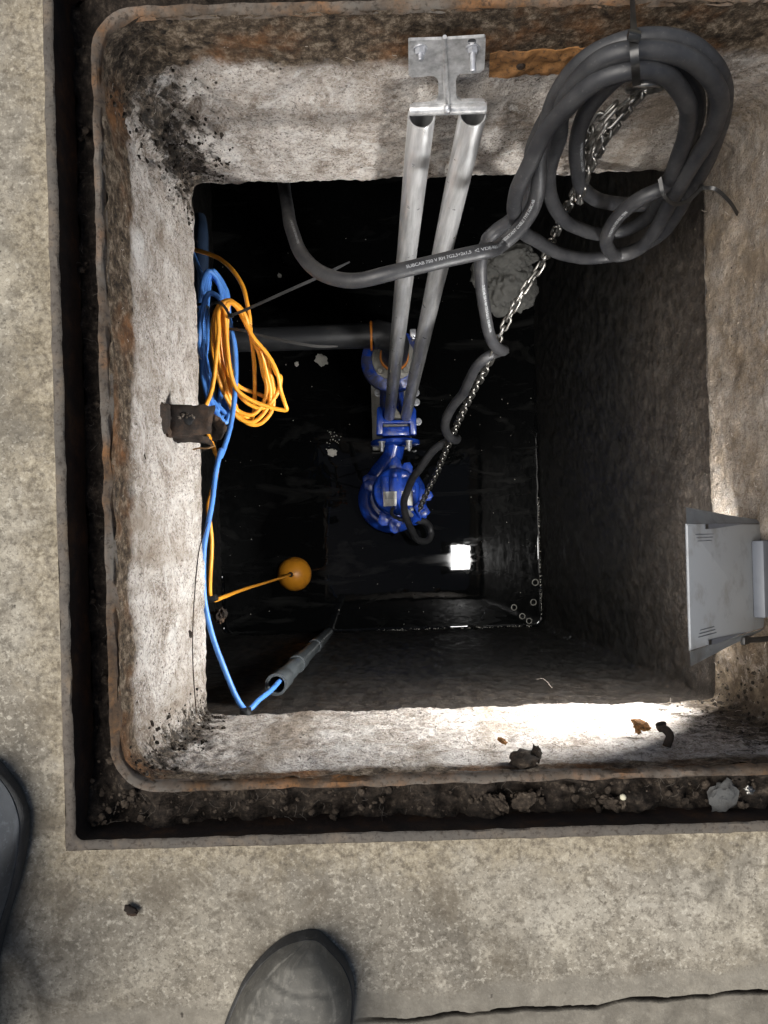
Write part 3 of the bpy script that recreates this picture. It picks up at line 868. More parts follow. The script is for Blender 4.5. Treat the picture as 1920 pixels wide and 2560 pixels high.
# discharge neck and its flange
fl = P(989, 1102, 2.36)
mb = MB(); mb.tube(spline([Vector((vx - .055, vy + .05, Z_W + .062)), Vector((vx - .03, vy + .085, Z_W + .066)), Vector((fl.x - .012, fl.y - .045, Z_W + .078)), Vector((fl.x, fl.y - .005, Z_W + .085))], 6), .031, 24); obj('discharge_neck', mb, MAT['pump'], pu)
mb = MB(); mb.lathe([(.0001, -.008), (.072, -.008), (.076, -.005), (.076, .005), (.072, .008), (.0001, .008)], (fl.x, fl.y, Z_W + .085), (0, 1, 0), 40); obj('flange', mb, MAT['pump'], pu)
def hexbolt(c, ax, r, h, parent, mat, name='bolt'):
    ax = Vector(ax)
    mb = MB(); mb.lathe([(.0001, 0), (r * 1.35, 0), (r * 1.35, h * .2), (r, h * .22), (r, h * .9), (r * .85, h), (.0001, h)], c, ax, 12); return obj(name, mb, mat, parent, smooth=30)
for qx in (550, 945):
    b = P(*cq(qx, 640), 2.30)
    hexbolt(Vector((b.x, fl.y - .008, b.z + .0)), (0, -1, 0), .0085, .018, pu, MAT['zinc'])
    mb = MB(); mb.lathe([(.0001, 0), (.005, 0), (.005, .012), (.0001, .013)], Vector((b.x, fl.y - .026, b.z)), (0, -1, 0), 12); obj('bolt_end', mb, MAT['zinc'], pu)
# sliding claw
zc = Z_W + .135
def Q(x, y, z): d = H - z; return P(*cq(x, y), d)
cl_out = [(478, 130), (495, 95), (530, 95), (560, 140), (565, 235), (590, 275), (650, 290), (880, 290), (930, 275), (955, 235), (960, 130), (985, 85), (1020, 95), (1050, 150), (1058, 500), (965, 500), (960, 335), (565, 335), (560, 500), (470, 500)]
mb = MB(); mb.prism([Q(x, y, zc) for x, y in cl_out], (0, 0, -.05), .0025); obj('claw', mb, MAT['pump'], pu, smooth=30)
mb = MB(); a, b = Q(560, 405, zc - .01), Q(950, 500, zc - .01)
mb.box(((a.x + b.x) / 2, (a.y + b.y) / 2, zc - .035), (b.x - a.x + .004, a.y - b.y + .006, .045), .004); obj('claw_bridge', mb, MAT['pump'], pu)
a, b = Q(570, 345, zc - .02), Q(945, 405, zc - .02)
mb = MB(); mb.box(((a.x + b.x) / 2, (a.y + b.y) / 2, zc - .045), (b.x - a.x, a.y - b.y + .01, .02), .003); obj('seal_face', mb, MAT['casting'], pu)
# motor housing: stepped drum with lid, lugs, ribs
mb = MB(); mb.lathe([(.0001, .0), (.058, .0), (.0645, -.005), (.0665, -.014), (.0665, -.075), (.068, -.080), (.0705, -.084), (.0705, -.098), (.066, -.103), (.066, -.19)], (px, py, zt), seg=56); obj('motor_housing', mb, MAT['pump'], pu)
mb = MB()
for dx, dy, sx, sy in ((-.032, .004, .026, .074), (.012, .046, .05, .02), (.046, .002, .014, .022), (.0, -.048, .03, .016)):
    mb.box((px + dx, py + dy, zt + .003), (sx, sy, .010), .0035)
obj('lid', mb, MAT['pump'], pu)
for qx, qy, d_ in ((750, 885, 2.29), (930, 965, 2.29), (1235, 1390, 2.29), (570, 1775, 2.29), (740, 1880, 2.29), (1150, 1670, 2.29), (340, 1230, 2.33), (330, 1150, 2.35)):
    p = P(*cq(qx, qy), d_); v_ = Vector((p.x - px, p.y - py, 0)); n_ = v_.normalized(); tn = Vector((-n_.y, n_.x, 0))
    mb = MB(); base = [p - n_ * .03 + tn * .021, p - n_ * .03 - tn * .021, p + n_ * .006 - tn * .014, p + n_ * .014, p + n_ * .006 + tn * .014]
    mb.prism([Vector((q.x, q.y, p.z - .003)) for q in base], (0, 0, -.018), .002); lg = obj('lug', mb, MAT['pump'], pu, smooth=30)
    hexbolt(p - Vector((0, 0, .003)), (0, 0, 1), .0058, .005, lg, MAT['pump'])
# cable entry on the right
p = P(*cq(1130, 1600), 2.27)
mb = MB(); mb.box(p, (.036, .042, .04), .005, Matrix.Rotation(.5, 3, 'Z')); mb.box(p + Vector((.006, -.01, .022)), (.022, .02, .012), .003, Matrix.Rotation(.5, 3, 'Z')); obj('cable_entry', mb, MAT['pump'], pu)
p = P(*cq(1040, 1730), 2.275)
mb = MB(); mb.lathe([(.012, -.03), (.012, .0), (.016, .0), (.016, .012), (.012, .014), (.01, .016)], p, (.4, -.8, .5), 20); obj('cable_gland', mb, MAT['pump'], pu)
# handle
hp = spline([P(*cq(795, 1000), 2.20), P(*cq(797, 1020), 2.165), P(*cq(800, 1090), 2.135), P(*cq(803, 1320), 2.125), P(*cq(795, 1560), 2.135), P(*cq(785, 1640), 2.165), P(*cq(785, 1665), 2.21)], 6)
mb = MB(); mb.ribbon(hp, .0125, .008, lambda q: Vector((0, .12, 1)) if abs(q.y - py) < .04 else Vector((0, 1 if q.y > py else -1, .5))); obj('handle', mb, MAT['pump'], pu)
# name plate: no readable words on it in the photograph
mb = MB(); a, b = P(*cq(570, 1335), 2.19), P(*cq(1000, 1535), 2.19)
cxp, cyp = (a.x + b.x) / 2, (a.y + b.y) / 2; zp = zt + .0095
mb.box((cxp, cyp, zp), (b.x - a.x, a.y - b.y, .003), .0006); npl = obj('name_plate', mb, MAT['label'], pu, smooth=30)
mb = MB()
for k in range(6):
    yy = a.y - .004 - k * .0031
    for x0, x1 in ((a.x + .004, b.x - .004 - random.uniform(0, .012)),):
        mb.box(((x0 + x1) / 2, yy, zp + .0016), (x1 - x0, .0008, .0004))
obj('print', mb, MAT['line'], npl, smooth=0)
# shackle
s_ = thing('shackle', P(*cq(760, 1650), 2.15), 'steel bow shackle hooked through the handle of the blue pump', 'shackle')
mb = MB(); mb.tube(spline([P(*cq(730, 1555), 2.12), P(*cq(695, 1610), 2.13), P(*cq(710, 1680), 2.15), P(*cq(770, 1715), 2.165), P(*cq(830, 1745), 2.17), P(*cq(880, 1720), 2.165), P(*cq(930, 1650), 2.16)], 6), .0045, 12); obj('bow', mb, MAT['chain'], s_)
mb = MB(); mb.tube([P(*cq(905, 1600), 2.15), P(*cq(985, 1680), 2.17)], .006, 12); mb.lump(P(*cq(985, 1590), 2.155), .006, .1); obj('pin', mb, MAT['zinc'], s_)

# ------------------------------------------------------------------ duckfoot base with its pipe
bc = P(982, 893, 2.2); bx, byy = bc.x, bc.y
df = thing('duckfoot_bend', (bx, byy - .05, Z_W), 'blue cast iron discharge foot under the lower end of the guide tubes', 'pump foot')
zf = H - 2.24
mb = MB(); mb.lathe([(.0001, 0), (.084, 0), (.090, -.004), (.091, -.020), (.086, -.028), (.058, -.034), (.044, -.06), (.044, -.26)], (bx, byy, zf), seg=48)
mb.tube(spline([(bx, byy, Z_W + .06), (bx, byy - .05, Z_W + .06), (bx, byy - .11, Z_W + .055), (fl.x, fl.y + .03, Z_W + .06)], 6), .038, 24); obj('elbow_casting', mb, MAT['foot'], df)
mb = MB(); mb.prism([(bx - .010, byy - .084, zf - .03), (bx + .018, byy - .084, zf - .03), (bx + .018, byy - .125, zf - .12), (bx - .010, byy - .125, zf - .12)], (0, .03, .02), .003); obj('rib', mb, MAT['foot'], df)
mb = MB(); mb.lathe([(.036, 0), (.060, 0), (.062, .002), (.062, .010), (.058, .012), (.036, .012)], (bx + .003, byy + .004, zf + .001), seg=40, close=True); obj('backing_flange', mb, MAT['casting'], df)
for ang in (rad(222), rad(318), rad(40), rad(140)):
    hexbolt(Vector((bx + .049 * math.cos(ang), byy + .049 * math.sin(ang), zf + .012)), (0, 0, 1), .0085, .012, df, MAT['casting'])
mb = MB(); mb.box((bx - .002, byy - .12, Z_W + .02), (.125, .22, .02), .003); bp = obj('base_plate', mb, MAT['casting'], df)
for qx, qy in ((1145, 1290), (1150, 1440), (1180, 1750), (545, 1290)):
    p = P(*cr(qx, qy), H - Z_W - .03)
    hexbolt(Vector((p.x, p.y, Z_W + .03)), (0, 0, 1), .009, .014, bp, MAT['zinc'])
mb = MB(); a = P(*cr(700, 1690), 2.36)
mb.prism([P(*cr(660, 1690), 2.36), P(*cr(930, 1690), 2.36), P(*cr(820, 1500), 2.34), P(*cr(690, 1500), 2.34)], (0, 0, -.03)); obj('rail_seat', mb, MAT['casting'], df)
dp = thing('discharge_pipe', (bx, byy, zf + .01), 'black plastic elbow and pipe leading from the blue foot to the left chamber wall', 'pipe')
pz = H - 2.04
e1 = P(992, 838, 2.04)
rc_ = .034
path = [Vector((bx + .004, byy + .003, zf + .012)), Vector((bx + .005, byy + .003, zf + .05)), Vector((bx + .005, byy + .004, pz - .045))]
for k in range(1, 9):
    a = PI / 2 * k / 8
    path.append(Vector((bx + .005 - .045 * (1 - math.cos(a)), byy + .004 + (e1.y - byy) * k / 8, pz - .045 + .045 * math.sin(a))))
xe = P(929, 838, 2.04).x
path.append(Vector((xe, e1.y, pz)))
mb = MB(); mb.tube(path, rc_ + .003, 28); obj('elbow', mb, MAT['pe'], dp)
mb = MB(); mb.tube([Vector((xe, e1.y, pz)), Vector((-.2, e1.y, pz)), Vector((-.52, e1.y, pz))], rc_ - .002, 28); obj('pipe', mb, MAT['pe'], dp)
mb = MB(); mb.lathe([(.030, -.003), (rc_ + .004, -.003), (rc_ + .005, 0), (rc_ + .004, .003), (.030, .003)], (xe - .001, e1.y, pz), (1, 0, 0), 32); obj('seal_ring', mb, MAT['oring'], dp)
mb = MB(); mb.lathe([(.030, 0), (rc_ + .006, 0), (rc_ + .008, .005), (rc_ + .006, .011), (.030, .011)], (bx + .004, byy + .003, zf + .028), (0, 0, 1), 32); obj('seal_ring', mb, MAT['oring'], dp)
mb = MB(); mb.box(P(*cr(1100, 340), 2.06), (.016, .02, .014), .002); mb.box(P(*cr(1105, 410), 2.07), (.008, .012, .02), .002); obj('clamp', mb, MAT['zinc'], dp)

# ------------------------------------------------------------------ float switch, its orange line and coil
fc = P(734, 1436, 2.47)
fs_ = thing('float_switch', (fc.x, fc.y, Z_W), 'round orange float switch floating on the black water', 'float switch')
mb = MB(); mb.lathe([(.0001, .052), (.012, .0505), (.026, .045), (.040, .033), (.050, .017), (.0545, .0), (.050, -.03), (.03, -.06), (.0001, -.07)], (fc.x, fc.y, Z_W + .004), seg=48); obj('body', mb, MAT['float_'], fs_)
gl = P(726, 1437, 2.43)
mb = MB(); mb.lathe([(.008, -.01), (.008, .006), (.006, .010), (.0001, .010)], (gl.x, gl.y, Z_W + .052), (-.25, 0, 1), 16); obj('gland', mb, MAT['black'], fs_)
tipf = Vector((gl.x - .002, gl.y, Z_W + .062))
def coil_path(keys): return keys
RO = .0034
def c4d(x, y, d): return P(*c4(x, y), d)
oc = thing('orange_cable', c4d(620, 640, 1.2), 'thin orange cable tied in a loose coil with its line dropping to the float', 'cable')
op = [c4d(330, 150, 1.31), c4d(400, 190, 1.28), c4d(480, 212, 1.26), c4d(600, 262, 1.24), c4d(700, 350, 1.22), c4d(775, 470, 1.21), c4d(808, 600, 1.205), c4d(830, 740, 1.21), c4d(835, 830, 1.22), c4d(850, 940, 1.23), c4d(862, 1080, 1.25), c4d(866, 1250, 1.27), c4d(862, 1400, 1.285), c4d(840, 1470, 1.28),
      c4d(780, 1440, 1.265), c4d(700, 1380, 1.25), c4d(630, 1270, 1.235), c4d(580, 1120, 1.22), c4d(550, 950, 1.205), c4d(545, 780, 1.195), c4d(580, 640, 1.185), c4d(640, 590, 1.182), c4d(720, 600, 1.185), c4d(790, 680, 1.19)]
loops = [  # left offset, bottom y, right x, right y, depth shift
    (0, 1495, 985, 1290, .0), (22, 1440, 955, 1250, -.006), (48, 1515, 1010, 1330, .006), (75, 1390, 1060, 1180, -.004), (100, 1290, 1010, 1240, .010)]
for lo, byb, rx_, ry_, ds in loops:
    m_ = (600 + lo + rx_) / 2
    op += [c4d(845, 860, 1.215 + ds), c4d(900 + (rx_ - 955) * .6, 980, 1.23 + ds), c4d(rx_ - 25, 1140, 1.25 + ds), c4d(rx_, ry_ - 30, 1.262 + ds), c4d(rx_ - 20, ry_ + 90, 1.27 + ds), c4d(m_ + 60, byb, 1.27 + ds), c4d(m_ - 60, byb - 40, 1.262 + ds),
           c4d(640 + lo * .9, 1270 - lo * .6, 1.245 + ds), c4d(590 + lo * .9, 1080, 1.22 + ds), c4d(555 + lo, 850, 1.20 + ds), c4d(560 + lo, 690, 1.188 + ds * .5), c4d(610 + lo * .6, 600, 1.18 + ds * .5), c4d(680 + lo * .3, 575 + lo * .3, 1.18), c4d(770 - lo * .2, 660, 1.19 + ds * .4)]
op += [c4d(850, 850, 1.2), c4d(960, 980, 1.21), c4d(1035, 1120, 1.22), c4d(1062, 1260, 1.235), c4d(1095, 1360, 1.24), c4d(1105, 1400, 1.245), c4d(1060, 1400, 1.245), c4d(960, 1375, 1.24), c4d(840, 1330, 1.23), c4d(740, 1260, 1.22), c4d(690, 1150, 1.21), c4d(665, 980, 1.20), c4d(650, 800, 1.19), c4d(640, 650, 1.18), c4d(618, 612, 1.175),
       c4d(590, 680, 1.17), c4d(595, 800, 1.175), c4d(575, 1000, 1.18), c4d(555, 1180, 1.185), c4d(530, 1290, 1.185), c4d(495, 1370, 1.18), c4d(480, 1440, 1.18), c4d(500, 1560, 1.18), c4d(545, 1660, 1.18), c4d(575, 1740, 1.17)]
op += [D(470, 985, 1.17), D(466, 1030, 1.165), D(455, 1070, 1.16), D(449, 1100, 1.155), D(453, 1130, 1.15), D(457, 1170, 1.15), D(455, 1220, 1.15), D(453, 1265, 1.155), D(454, 1288, 1.16), D(462, 1296, 1.18), D(474, 1293, 1.24), D(500, 1283, 1.40), D(530, 1272, 1.62), D(560, 1263, 1.87), D(595, 1252, 2.15), P(715, 1441, 2.36), tipf]
opath = smoothpts(spline(op, 7), 3)
mb = MB(); mb.tube(opath, [RO] * len(opath), 10); obj('sheath', mb, MAT['orange'], oc, smooth=180)
t = tie('cable_tie', [c4d(520, 640, 1.185), c4d(555, 596, 1.17), c4d(610, 598, 1.165), c4d(655, 650, 1.165), c4d(675, 700, 1.17), c4d(640, 690, 1.2), c4d(570, 660, 1.205)], .0042, c4d(690, 690, 1.165),
        [c4d(690, 690, 1.165), c4d(800, 645, 1.155), c4d(1100, 510, 1.13), c4d(1400, 375, 1.11), c4d(1582, 285, 1.10)], 'thin black cable tie round the orange coil with a long straight tail', c4d(600, 650, 1.185))
mb = MB(); mb.box(D(460, 1293, 1.165), (.014, .010, .012), .002, Matrix.Rotation(.3, 3, 'Z')); mb.box(D(452, 1292, 1.15), (.02, .006, .006), .001)
tag(obj('cable_clip', mb, MAT['black'], loc=D(460, 1293, 1.165)), 'small black clip where the orange line bends off towards the float', 'cable clip')

# ------------------------------------------------------------------ blue cable: coil and drop line into the grey pipe
RB = .0040
bcab = thing('blue_cable', c4d(560, 900, 1.25), 'light blue cable coiled behind the orange one and hanging along the shaft edge', 'cable')
bp_ = [c4d(380, 180, 1.36), c4d(440, 330, 1.30), c4d(470, 420, 1.28)]
for k, (lx, ty, rx_, byb) in enumerate(((452, 352, 612, 1475), (470, 365, 700, 1500), (490, 385, 715, 1440), (462, 400, 640, 1495), (505, 350, 722, 1400), (475, 372, 660, 1460))):
    ds = .006 * k
    mx = (lx + rx_) / 2
    bp_ += [c4d(lx, 900, 1.235 + ds), c4d(lx + 2, 620, 1.232 + ds), c4d(lx + 18, 450, 1.235 + ds), c4d(515 + 8 * k, ty, 1.24 + ds), c4d(575 + 5 * k, ty + 50, 1.25 + ds), c4d(min(rx_, 625 + 8 * k), 520, 1.26 + ds), c4d((625 + rx_) / 2, 720, 1.265 + ds), c4d(rx_, 950, 1.265 + ds), c4d(rx_ + 5, 1180, 1.265 + ds),
            c4d(rx_ - 20, 1380, 1.26 + ds), c4d(rx_ - 50, byb, 1.255 + ds), c4d(rx_ - 95, byb - 40, 1.25 + ds), c4d(lx + 60, 1330, 1.245 + ds), c4d(lx + 15, 1120, 1.24 + ds)]
bp_ += [c4d(450, 900, 1.21), c4d(470, 650, 1.20), c4d(520, 520, 1.20), c4d(600, 560, 1.21), c4d(680, 760, 1.22), c4d(715, 950, 1.225), c4d(722, 1150, 1.225), c4d(705, 1380, 1.22), c4d(685, 1510, 1.21), c4d(650, 1640, 1.195), c4d(605, 1760, 1.18)]
bp_ += [D(478, 970, 1.17), D(466, 1020, 1.155), D(459, 1080, 1.145), D(450, 1130, 1.135), D(441, 1180, 1.125), D(439, 1235, 1.12), D(441, 1290, 1.12), D(450, 1340, 1.12), D(464, 1390, 1.12), D(483, 1440, 1.12), D(503, 1490, 1.12), D(520, 1522, 1.12), D(531, 1534, 1.12), D(541, 1531, 1.125), D(556, 1515, 1.14), D(575, 1500, 1.165), D(588, 1489, 1.19), D(599, 1476, 1.225), D(604, 1471, 1.26), D(610, 1465, 1.34)]
bpath = smoothpts(spline(bp_, 7), 3)
mb = MB(); mb.tube(bpath, [RB] * len(bpath), 10); obj('sheath', mb, MAT['blue'], bcab, smooth=180)
tie('cable_tie', [c4d(415, 620, 1.23), c4d(450, 605, 1.22), c4d(500, 620, 1.22), c4d(520, 660, 1.235), c4d(500, 690, 1.27), c4d(440, 670, 1.27)], .0042, c4d(430, 650, 1.225),
    [c4d(660, 790, 1.205), c4d(760, 800, 1.20), c4d(870, 830, 1.20), c4d(1150, 893, 1.19), c4d(1340, 922, 1.185), c4d(1490, 922, 1.18)], 'black cable tie round the blue coil, thin tail curving over the pipe', c4d(470, 650, 1.245))
mb = MB(); mb.box(D(531, 1537, 1.12), (.016, .012, .012), .002); mb.lump(D(531, 1541, 1.115), .008, .3)
tag(obj('cable_clip', mb, MAT['black'], loc=D(531, 1537, 1.12)), 'small black clip at the bend of the blue cable above the lit wall', 'cable clip')
mb = MB(); mb.tube(spline([c4d(445, -40, 1.40), c4d(460, 60, 1.38), c4d(462, 200, 1.37), c4d(465, 420, 1.36), c4d(470, 600, 1.36)], 4), .0125, 16)
tag(obj('conduit', mb, MAT['darkblue'], loc=c4d(460, 200, 1.37)), 'dark blue conduit tube showing past the shaft edge behind the blue coil', 'conduit')

# ------------------------------------------------------------------ grey pipe leaning in the corner
pa, pb = P(690, 1712, 1.25), P(822, 1580, 2.52)
gp = thing('sleeve_pipe', pb, 'grey plastic pipe leaning in the water with the blue cable entering its mouth', 'pipe')
ax = (pb - pa).normalized(); Lp = (pb - pa).length
mb = MB(); mb.lathe([(.0128, .4), (.0128, .002), (.0138, 0), (.0152, .0), (.0156, .002), (.0156, Lp), (.0001, Lp)], pa, ax, 28); obj('tube', mb, MAT['pvc'], gp)
for s0, s1 in ((.0, .10), (.30, .40), (.72, .84)):
    mb = MB(); mb.lathe([(.0155, s0 - .001 + .002), (.0178, s0 + .001), (.0180, s0 + .004), (.0180, s1 - .003), (.0176, s1), (.0155, s1 + .001)], pa, ax, 28); obj('collar', mb, MAT['pvc'], gp)

# ------------------------------------------------------------------ rusty stub on the left wall
rs = thing('iron_stub', c4d(160, 1490, .96), 'corroded angle iron stub sticking out of the left shaft wall under the blue coil', 'iron stub')
def rough_plate(mb, quad, th, nu=18, nv=12, amp=.002):
    a, b, c, d = [Vector(q) for q in quad]; n = (b - a).cross(d - a).normalized()
    vs, fs = [], []
    for sgn in (1, -1):
        for j in range(nv + 1):
            for i in range(nu + 1):
                u, v = i / nu, j / nv
                p = a.lerp(b, u).lerp(d.lerp(c, u), v)
                e_ = min(u, 1 - u, v, 1 - v)
                p = p + n * (sgn * th * .5 * min(1, e_ * 6 + .35) + amp * fb(p, 55, 4)) + Vector((1, .6, 0)) * (.0035 * fb(p + Vector((3, 1, 2)), 90, 3) if e_ < .05 and u > .5 else 0)
                vs.append(p)
    N_ = (nu + 1) * (nv + 1); w_ = nu + 1
    for j in range(nv):
        for i in range(nu):
            q = [j * w_ + i, j * w_ + i + 1, (j + 1) * w_ + i + 1, (j + 1) * w_ + i]
            fs.append(q); fs.append([k + N_ for k in q[::-1]])
    bd = [i for i in range(nu)] + [j * w_ + nu for j in range(nv)] + [nv * w_ + nu - i for i in range(nu)] + [(nv - j) * w_ for j in range(nv)]
    for i in range(len(bd)):
        p, q = bd[i], bd[(i + 1) % len(bd)]
        fs.append([p, p + N_, q + N_, q])
    mb.add(vs, fs)
mb = MB(); rough_plate(mb, (c4d(120, 1325, .935), c4d(225, 1365, .955), c4d(230, 1610, .955), c4d(120, 1560, .935)), .006); obj('wall_flange', mb, MAT['stub'], rs)
mb = MB(); rough_plate(mb, (c4d(215, 1360, .958), c4d(560, 1370, .975), c4d(535, 1580, .985), c4d(225, 1600, .960)), .006); obj('arm', mb, MAT['stub'], rs)
mb = MB(); rough_plate(mb, (c4d(190, 1590, .955), c4d(470, 1580, .985), c4d(560, 1660, 1.02), c4d(240, 1625, 1.0)), .006, amp=.003)
rough_plate(mb, (c4d(545, 1420, .985), c4d(655, 1530, .99), c4d(620, 1620, 1.0), c4d(540, 1640, 1.01)), .007, amp=.004); obj('bent_end', mb, MAT['stub'], rs)
mb = MB(); mb.lump(c4d(345, 1470, .966), .010, .5, 3, (1.1, .8, .22)); obj('hole', mb, MAT['black'], rs)
mb = MB()
for k in range(7): mb.lump(c4d(345 + random.gauss(0, 35), 1455 + random.gauss(0, 22), .962), random.uniform(.0012, .003), .5, 2)
obj('hole_crust', mb, MAT['clodpale'], rs)
mb = MB(); mb.tube(spline([c4d(400, 1700, .99), c4d(450, 1690, .985), c4d(510, 1690, .98), c4d(562, 1670, .98)], 4), [.0012] * 12 + [.0016], 7)
tag(obj('twig', mb, MAT['twig'], loc=c4d(480, 1690, .985)), 'short pale twig caught under the corroded iron stub', 'twig')

# ------------------------------------------------------------------ rust plate beside the bracket
rp = thing('rust_plate', PY(1330, 155, .511), 'flat orange rusted plate on the wall between the bracket and the cable coil', 'plate')
mb = MB(); rough_plate(mb, (PY(1225, 132, .512), PY(1490, 118, .512), PY(1485, 182, .512), PY(1222, 192, .512)), .004, 40, 12, .0034); obj('sheet', mb, MAT['rustplate'], rp)
mb = MB(); mb.lathe([(.0001, .003), (.004, .0022), (.0052, 0)], PY(1302, 165, .5095), (0, -1, 0), 14); obj('rivet', mb, MAT['stub'], rp)

# ------------------------------------------------------------------ work lamp on the right (back of its housing seen from above)
a0 = Vector((.326, 0, -.068)); ex = Vector((.70, 0, -.714)).normalized(); nz = Vector((.714, 0, .70)).normalized()
yc = -.0600
wl = thing('work_lamp', a0 + ex * .1 + Vector((0, yc, 0)), 'grey plastic work lamp leaning in at the right edge, shining into the pit', 'work lamp')
def LP(u, y, h): return a0 + ex * u + Vector((0, yc + y, 0)) + nz * h
def plate(pts, off):
    mb = MB(); mb.prism([LP(*p) for p in pts], nz * off if isinstance(off, (int, float)) else off, .0012); return mb
hw = .0668
obj('housing', plate([(0, -hw, 0), (.002, -hw + .002, 0), (.002, hw - .002, 0), (0, hw, 0), (.228, hw - .002, 0), (.228, -hw + .002, 0)], -.003), MAT['lampgrey'], wl, smooth=30)
for sg in (1, -1):
    mb = MB(); q = [LP(-.004, sg * hw, .001), LP(.006, sg * (hw + .0175), -.003), LP(.125, sg * (hw + .010), -.006), LP(.228, sg * (hw + .004), -.006), LP(.228, sg * (hw - .001), .000), LP(.10, sg * (hw - .001), .000)]
    b = bmesh.new(); v = [b.verts.new(p) for p in q]; ct = b.verts.new(LP(.06, sg * (hw + .004), -.003))
    for i in range(6): b.faces.new([v[i], v[(i + 1) % 6], ct])
    r_ = bmesh.ops.solidify(b, geom=b.faces[:], thickness=.0025)
    mb.bm(b); obj('side_flap', mb, MAT['lampgrey'], wl, smooth=30)
    mb = MB(); mb.prism([LP(.045, sg * (hw - .0035) - .0028, .0004), LP(.045, sg * (hw - .0035) + .0028, .0004), LP(.07, sg * (hw - .003) + .003, .0004), LP(.16, sg * (hw - .002) + .0005, .0004), LP(.07, sg * (hw - .003) - .003, .0004)], nz * .0006); obj('groove', mb, MAT['lampdark'], wl, smooth=0)
    mb = MB(); mb.box(LP(.049, sg * (hw - .0035), .0012), (.0075, .0048, .0008), 0, Matrix((ex, (0, 1, 0), nz)).transposed()); obj('slot', mb, MAT['black'], wl, smooth=0)
    mb = MB()
    for k in range(3):
        mb.box(LP(.045, sg * (hw - .012 - .0035 * k), .0002), (.05 - .006 * k, .0007, .0012), .0003, Matrix((ex, (0, 1, 0), nz)).transposed())
    obj('moulded_rib', mb, MAT['lampdark'], wl, smooth=0)
Rl = Matrix((ex, (0, 1, 0), nz)).transposed()
mb = MB(); mb.box(LP(.207, -.002, .007), (.040, .094, .014), .002, Rl); obj('rear_cover', mb, MAT['lampdark'], wl)
mb = MB()   # side walls of the light box under the plate, one with an added light-blocking strip
LU0, LU1, LY = .088, .222, .0612
UM, UL = (LU0 + LU1) / 2, LU1 - LU0
for (c, s) in (((UM, LY + .002, -.0195), (UL + .008, .004, .037)), ((UM, -LY - .002, -.0195), (UL + .008, .004, .037)), ((UM + .018, -LY - .002, -.042), (UL - .032, .004, .010)), ((LU0 - .002, 0, -.0195), (.004, 2 * LY + .004, .037)), ((LU1 + .002, 0, -.0195), (.004, 2 * LY + .004, .037))):
    mb.box(LP(*c), s, .001, Rl)
obj('bezel', mb, MAT['lampdark'], wl, smooth=30)
mb = MB(); mb.box(LP(UM, 0, -.022), (UL + .002, 2 * LY + .002, .006), 0, Rl); obj('lens', mb, MAT['lens'], wl, smooth=0)
mb = MB(); mb.box(LP(.168, -hw - .008, -.004), (.016, .010, .006), .0015, Rl); mb.tube(spline([LP(.17, -hw - .008, -.004), LP(.20, -hw - .010, .004), LP(.235, -hw - .008, .03), Vector((.50, yc - hw - .01, .012)), Vector((.56, yc - hw - .01, .006))], 6), .0035, 10); obj('hanger', mb, MAT['black'], wl)

# ------------------------------------------------------------------ grey rag, scraps and bubbles, debris
rg = MB()
def rag_part(c, r, sc, sd, amp):
    b = bmesh.new(); bmesh.ops.create_icosphere(b, subdivisions=5, radius=1)
    for q in b.verts:
        n = q.co.normalized()
        wv_ = n * 1.5 + Vector((sd, 0, 0)); wv_ = wv_ + Vector((noise.noise(wv_ * 1.3), noise.noise(wv_ * 1.3 + Vector((9, 0, 0))), noise.noise(wv_ * 1.3 + Vector((0, 9, 0))))) * 1.1
        k = 1 + .30 * noise.fractal(n * 1.2 + Vector((sd, 0, 0)), .8, 2, 2) + amp * 1.1 * (.42 - abs(noise.noise(wv_ * 1.6))) + .20 * (.4 - abs(noise.noise(wv_ * 3.7)))
        q.co = Vector((n.x * sc[0], n.y * sc[1], n.z * sc[2])) * (r * k)
    rg.bm(b, Matrix.Translation(c))
rag_part(P(1270, 700, 1.55), .055, (.85, 1.0, .7), 3.0, .42)
rag_part(P(1275, 640, 1.50), .035, (1.2, .7, .6), 7.0, .45)
rag_part(P(1240, 670, 1.56), .04, (1.0, 1.2, .6), 11.0, .45)
rag_part(P(1300, 722, 1.58), .034, (.8, 1.0, .8), 5.0, .4)
tag(obj('rag', rg, MAT['rag'], loc=P(1262, 690, 1.55), smooth=180), 'crumpled grey rag in the dark behind the hanging cable', 'rag')
mb = MB(); mb.lump(P(1277, 753, 1.58), .008, .4, 2, (.8, 1.1, .6)); tag(obj('fruit_scrap', mb, MAT['oring'], loc=P(1277, 753, 1.58)), 'small orange scrap just below the grey rag', 'scrap')
for (x, y, r, lab) in ((695, 777, .016, 'pale scrap of sodden paper floating below the black pipe, largest one'), (718, 978, .011, 'bright white scrap floating left of the pump neck'), (641, 787, .006, 'tiny grey scrap floating right of the orange coil'), (604, 596, .006, 'tiny pale scrap floating left of the hanging cable bend')):
    mb = MB(); c = P(x * K, y * K, DW); mb.lump(Vector((c.x, c.y, Z_W + .003)), r, .6, 3, (1, 1.2, .22), 2.2)
    tag(obj('paper_scrap', mb, MAT['paper'], loc=(c.x, c.y, Z_W)), lab, 'paper scrap', 'scraps floating on the water')
mb = MB()
for k in range(26):
    c = P(random.gauss(718, 9) * K, random.gauss(950, 16) * K, DW); mb.lump((c.x, c.y, Z_W + .001), random.uniform(.0006, .0025), .5, 1, (1, 1, .4))
for k in range(120):
    c = P(random.uniform(470, 1160) * K, random.uniform(480, 1350) * K, DW); mb.lump((c.x, c.y, Z_W + .0005), random.uniform(.0005, .0018), .5, 1, (1, 1, .4))
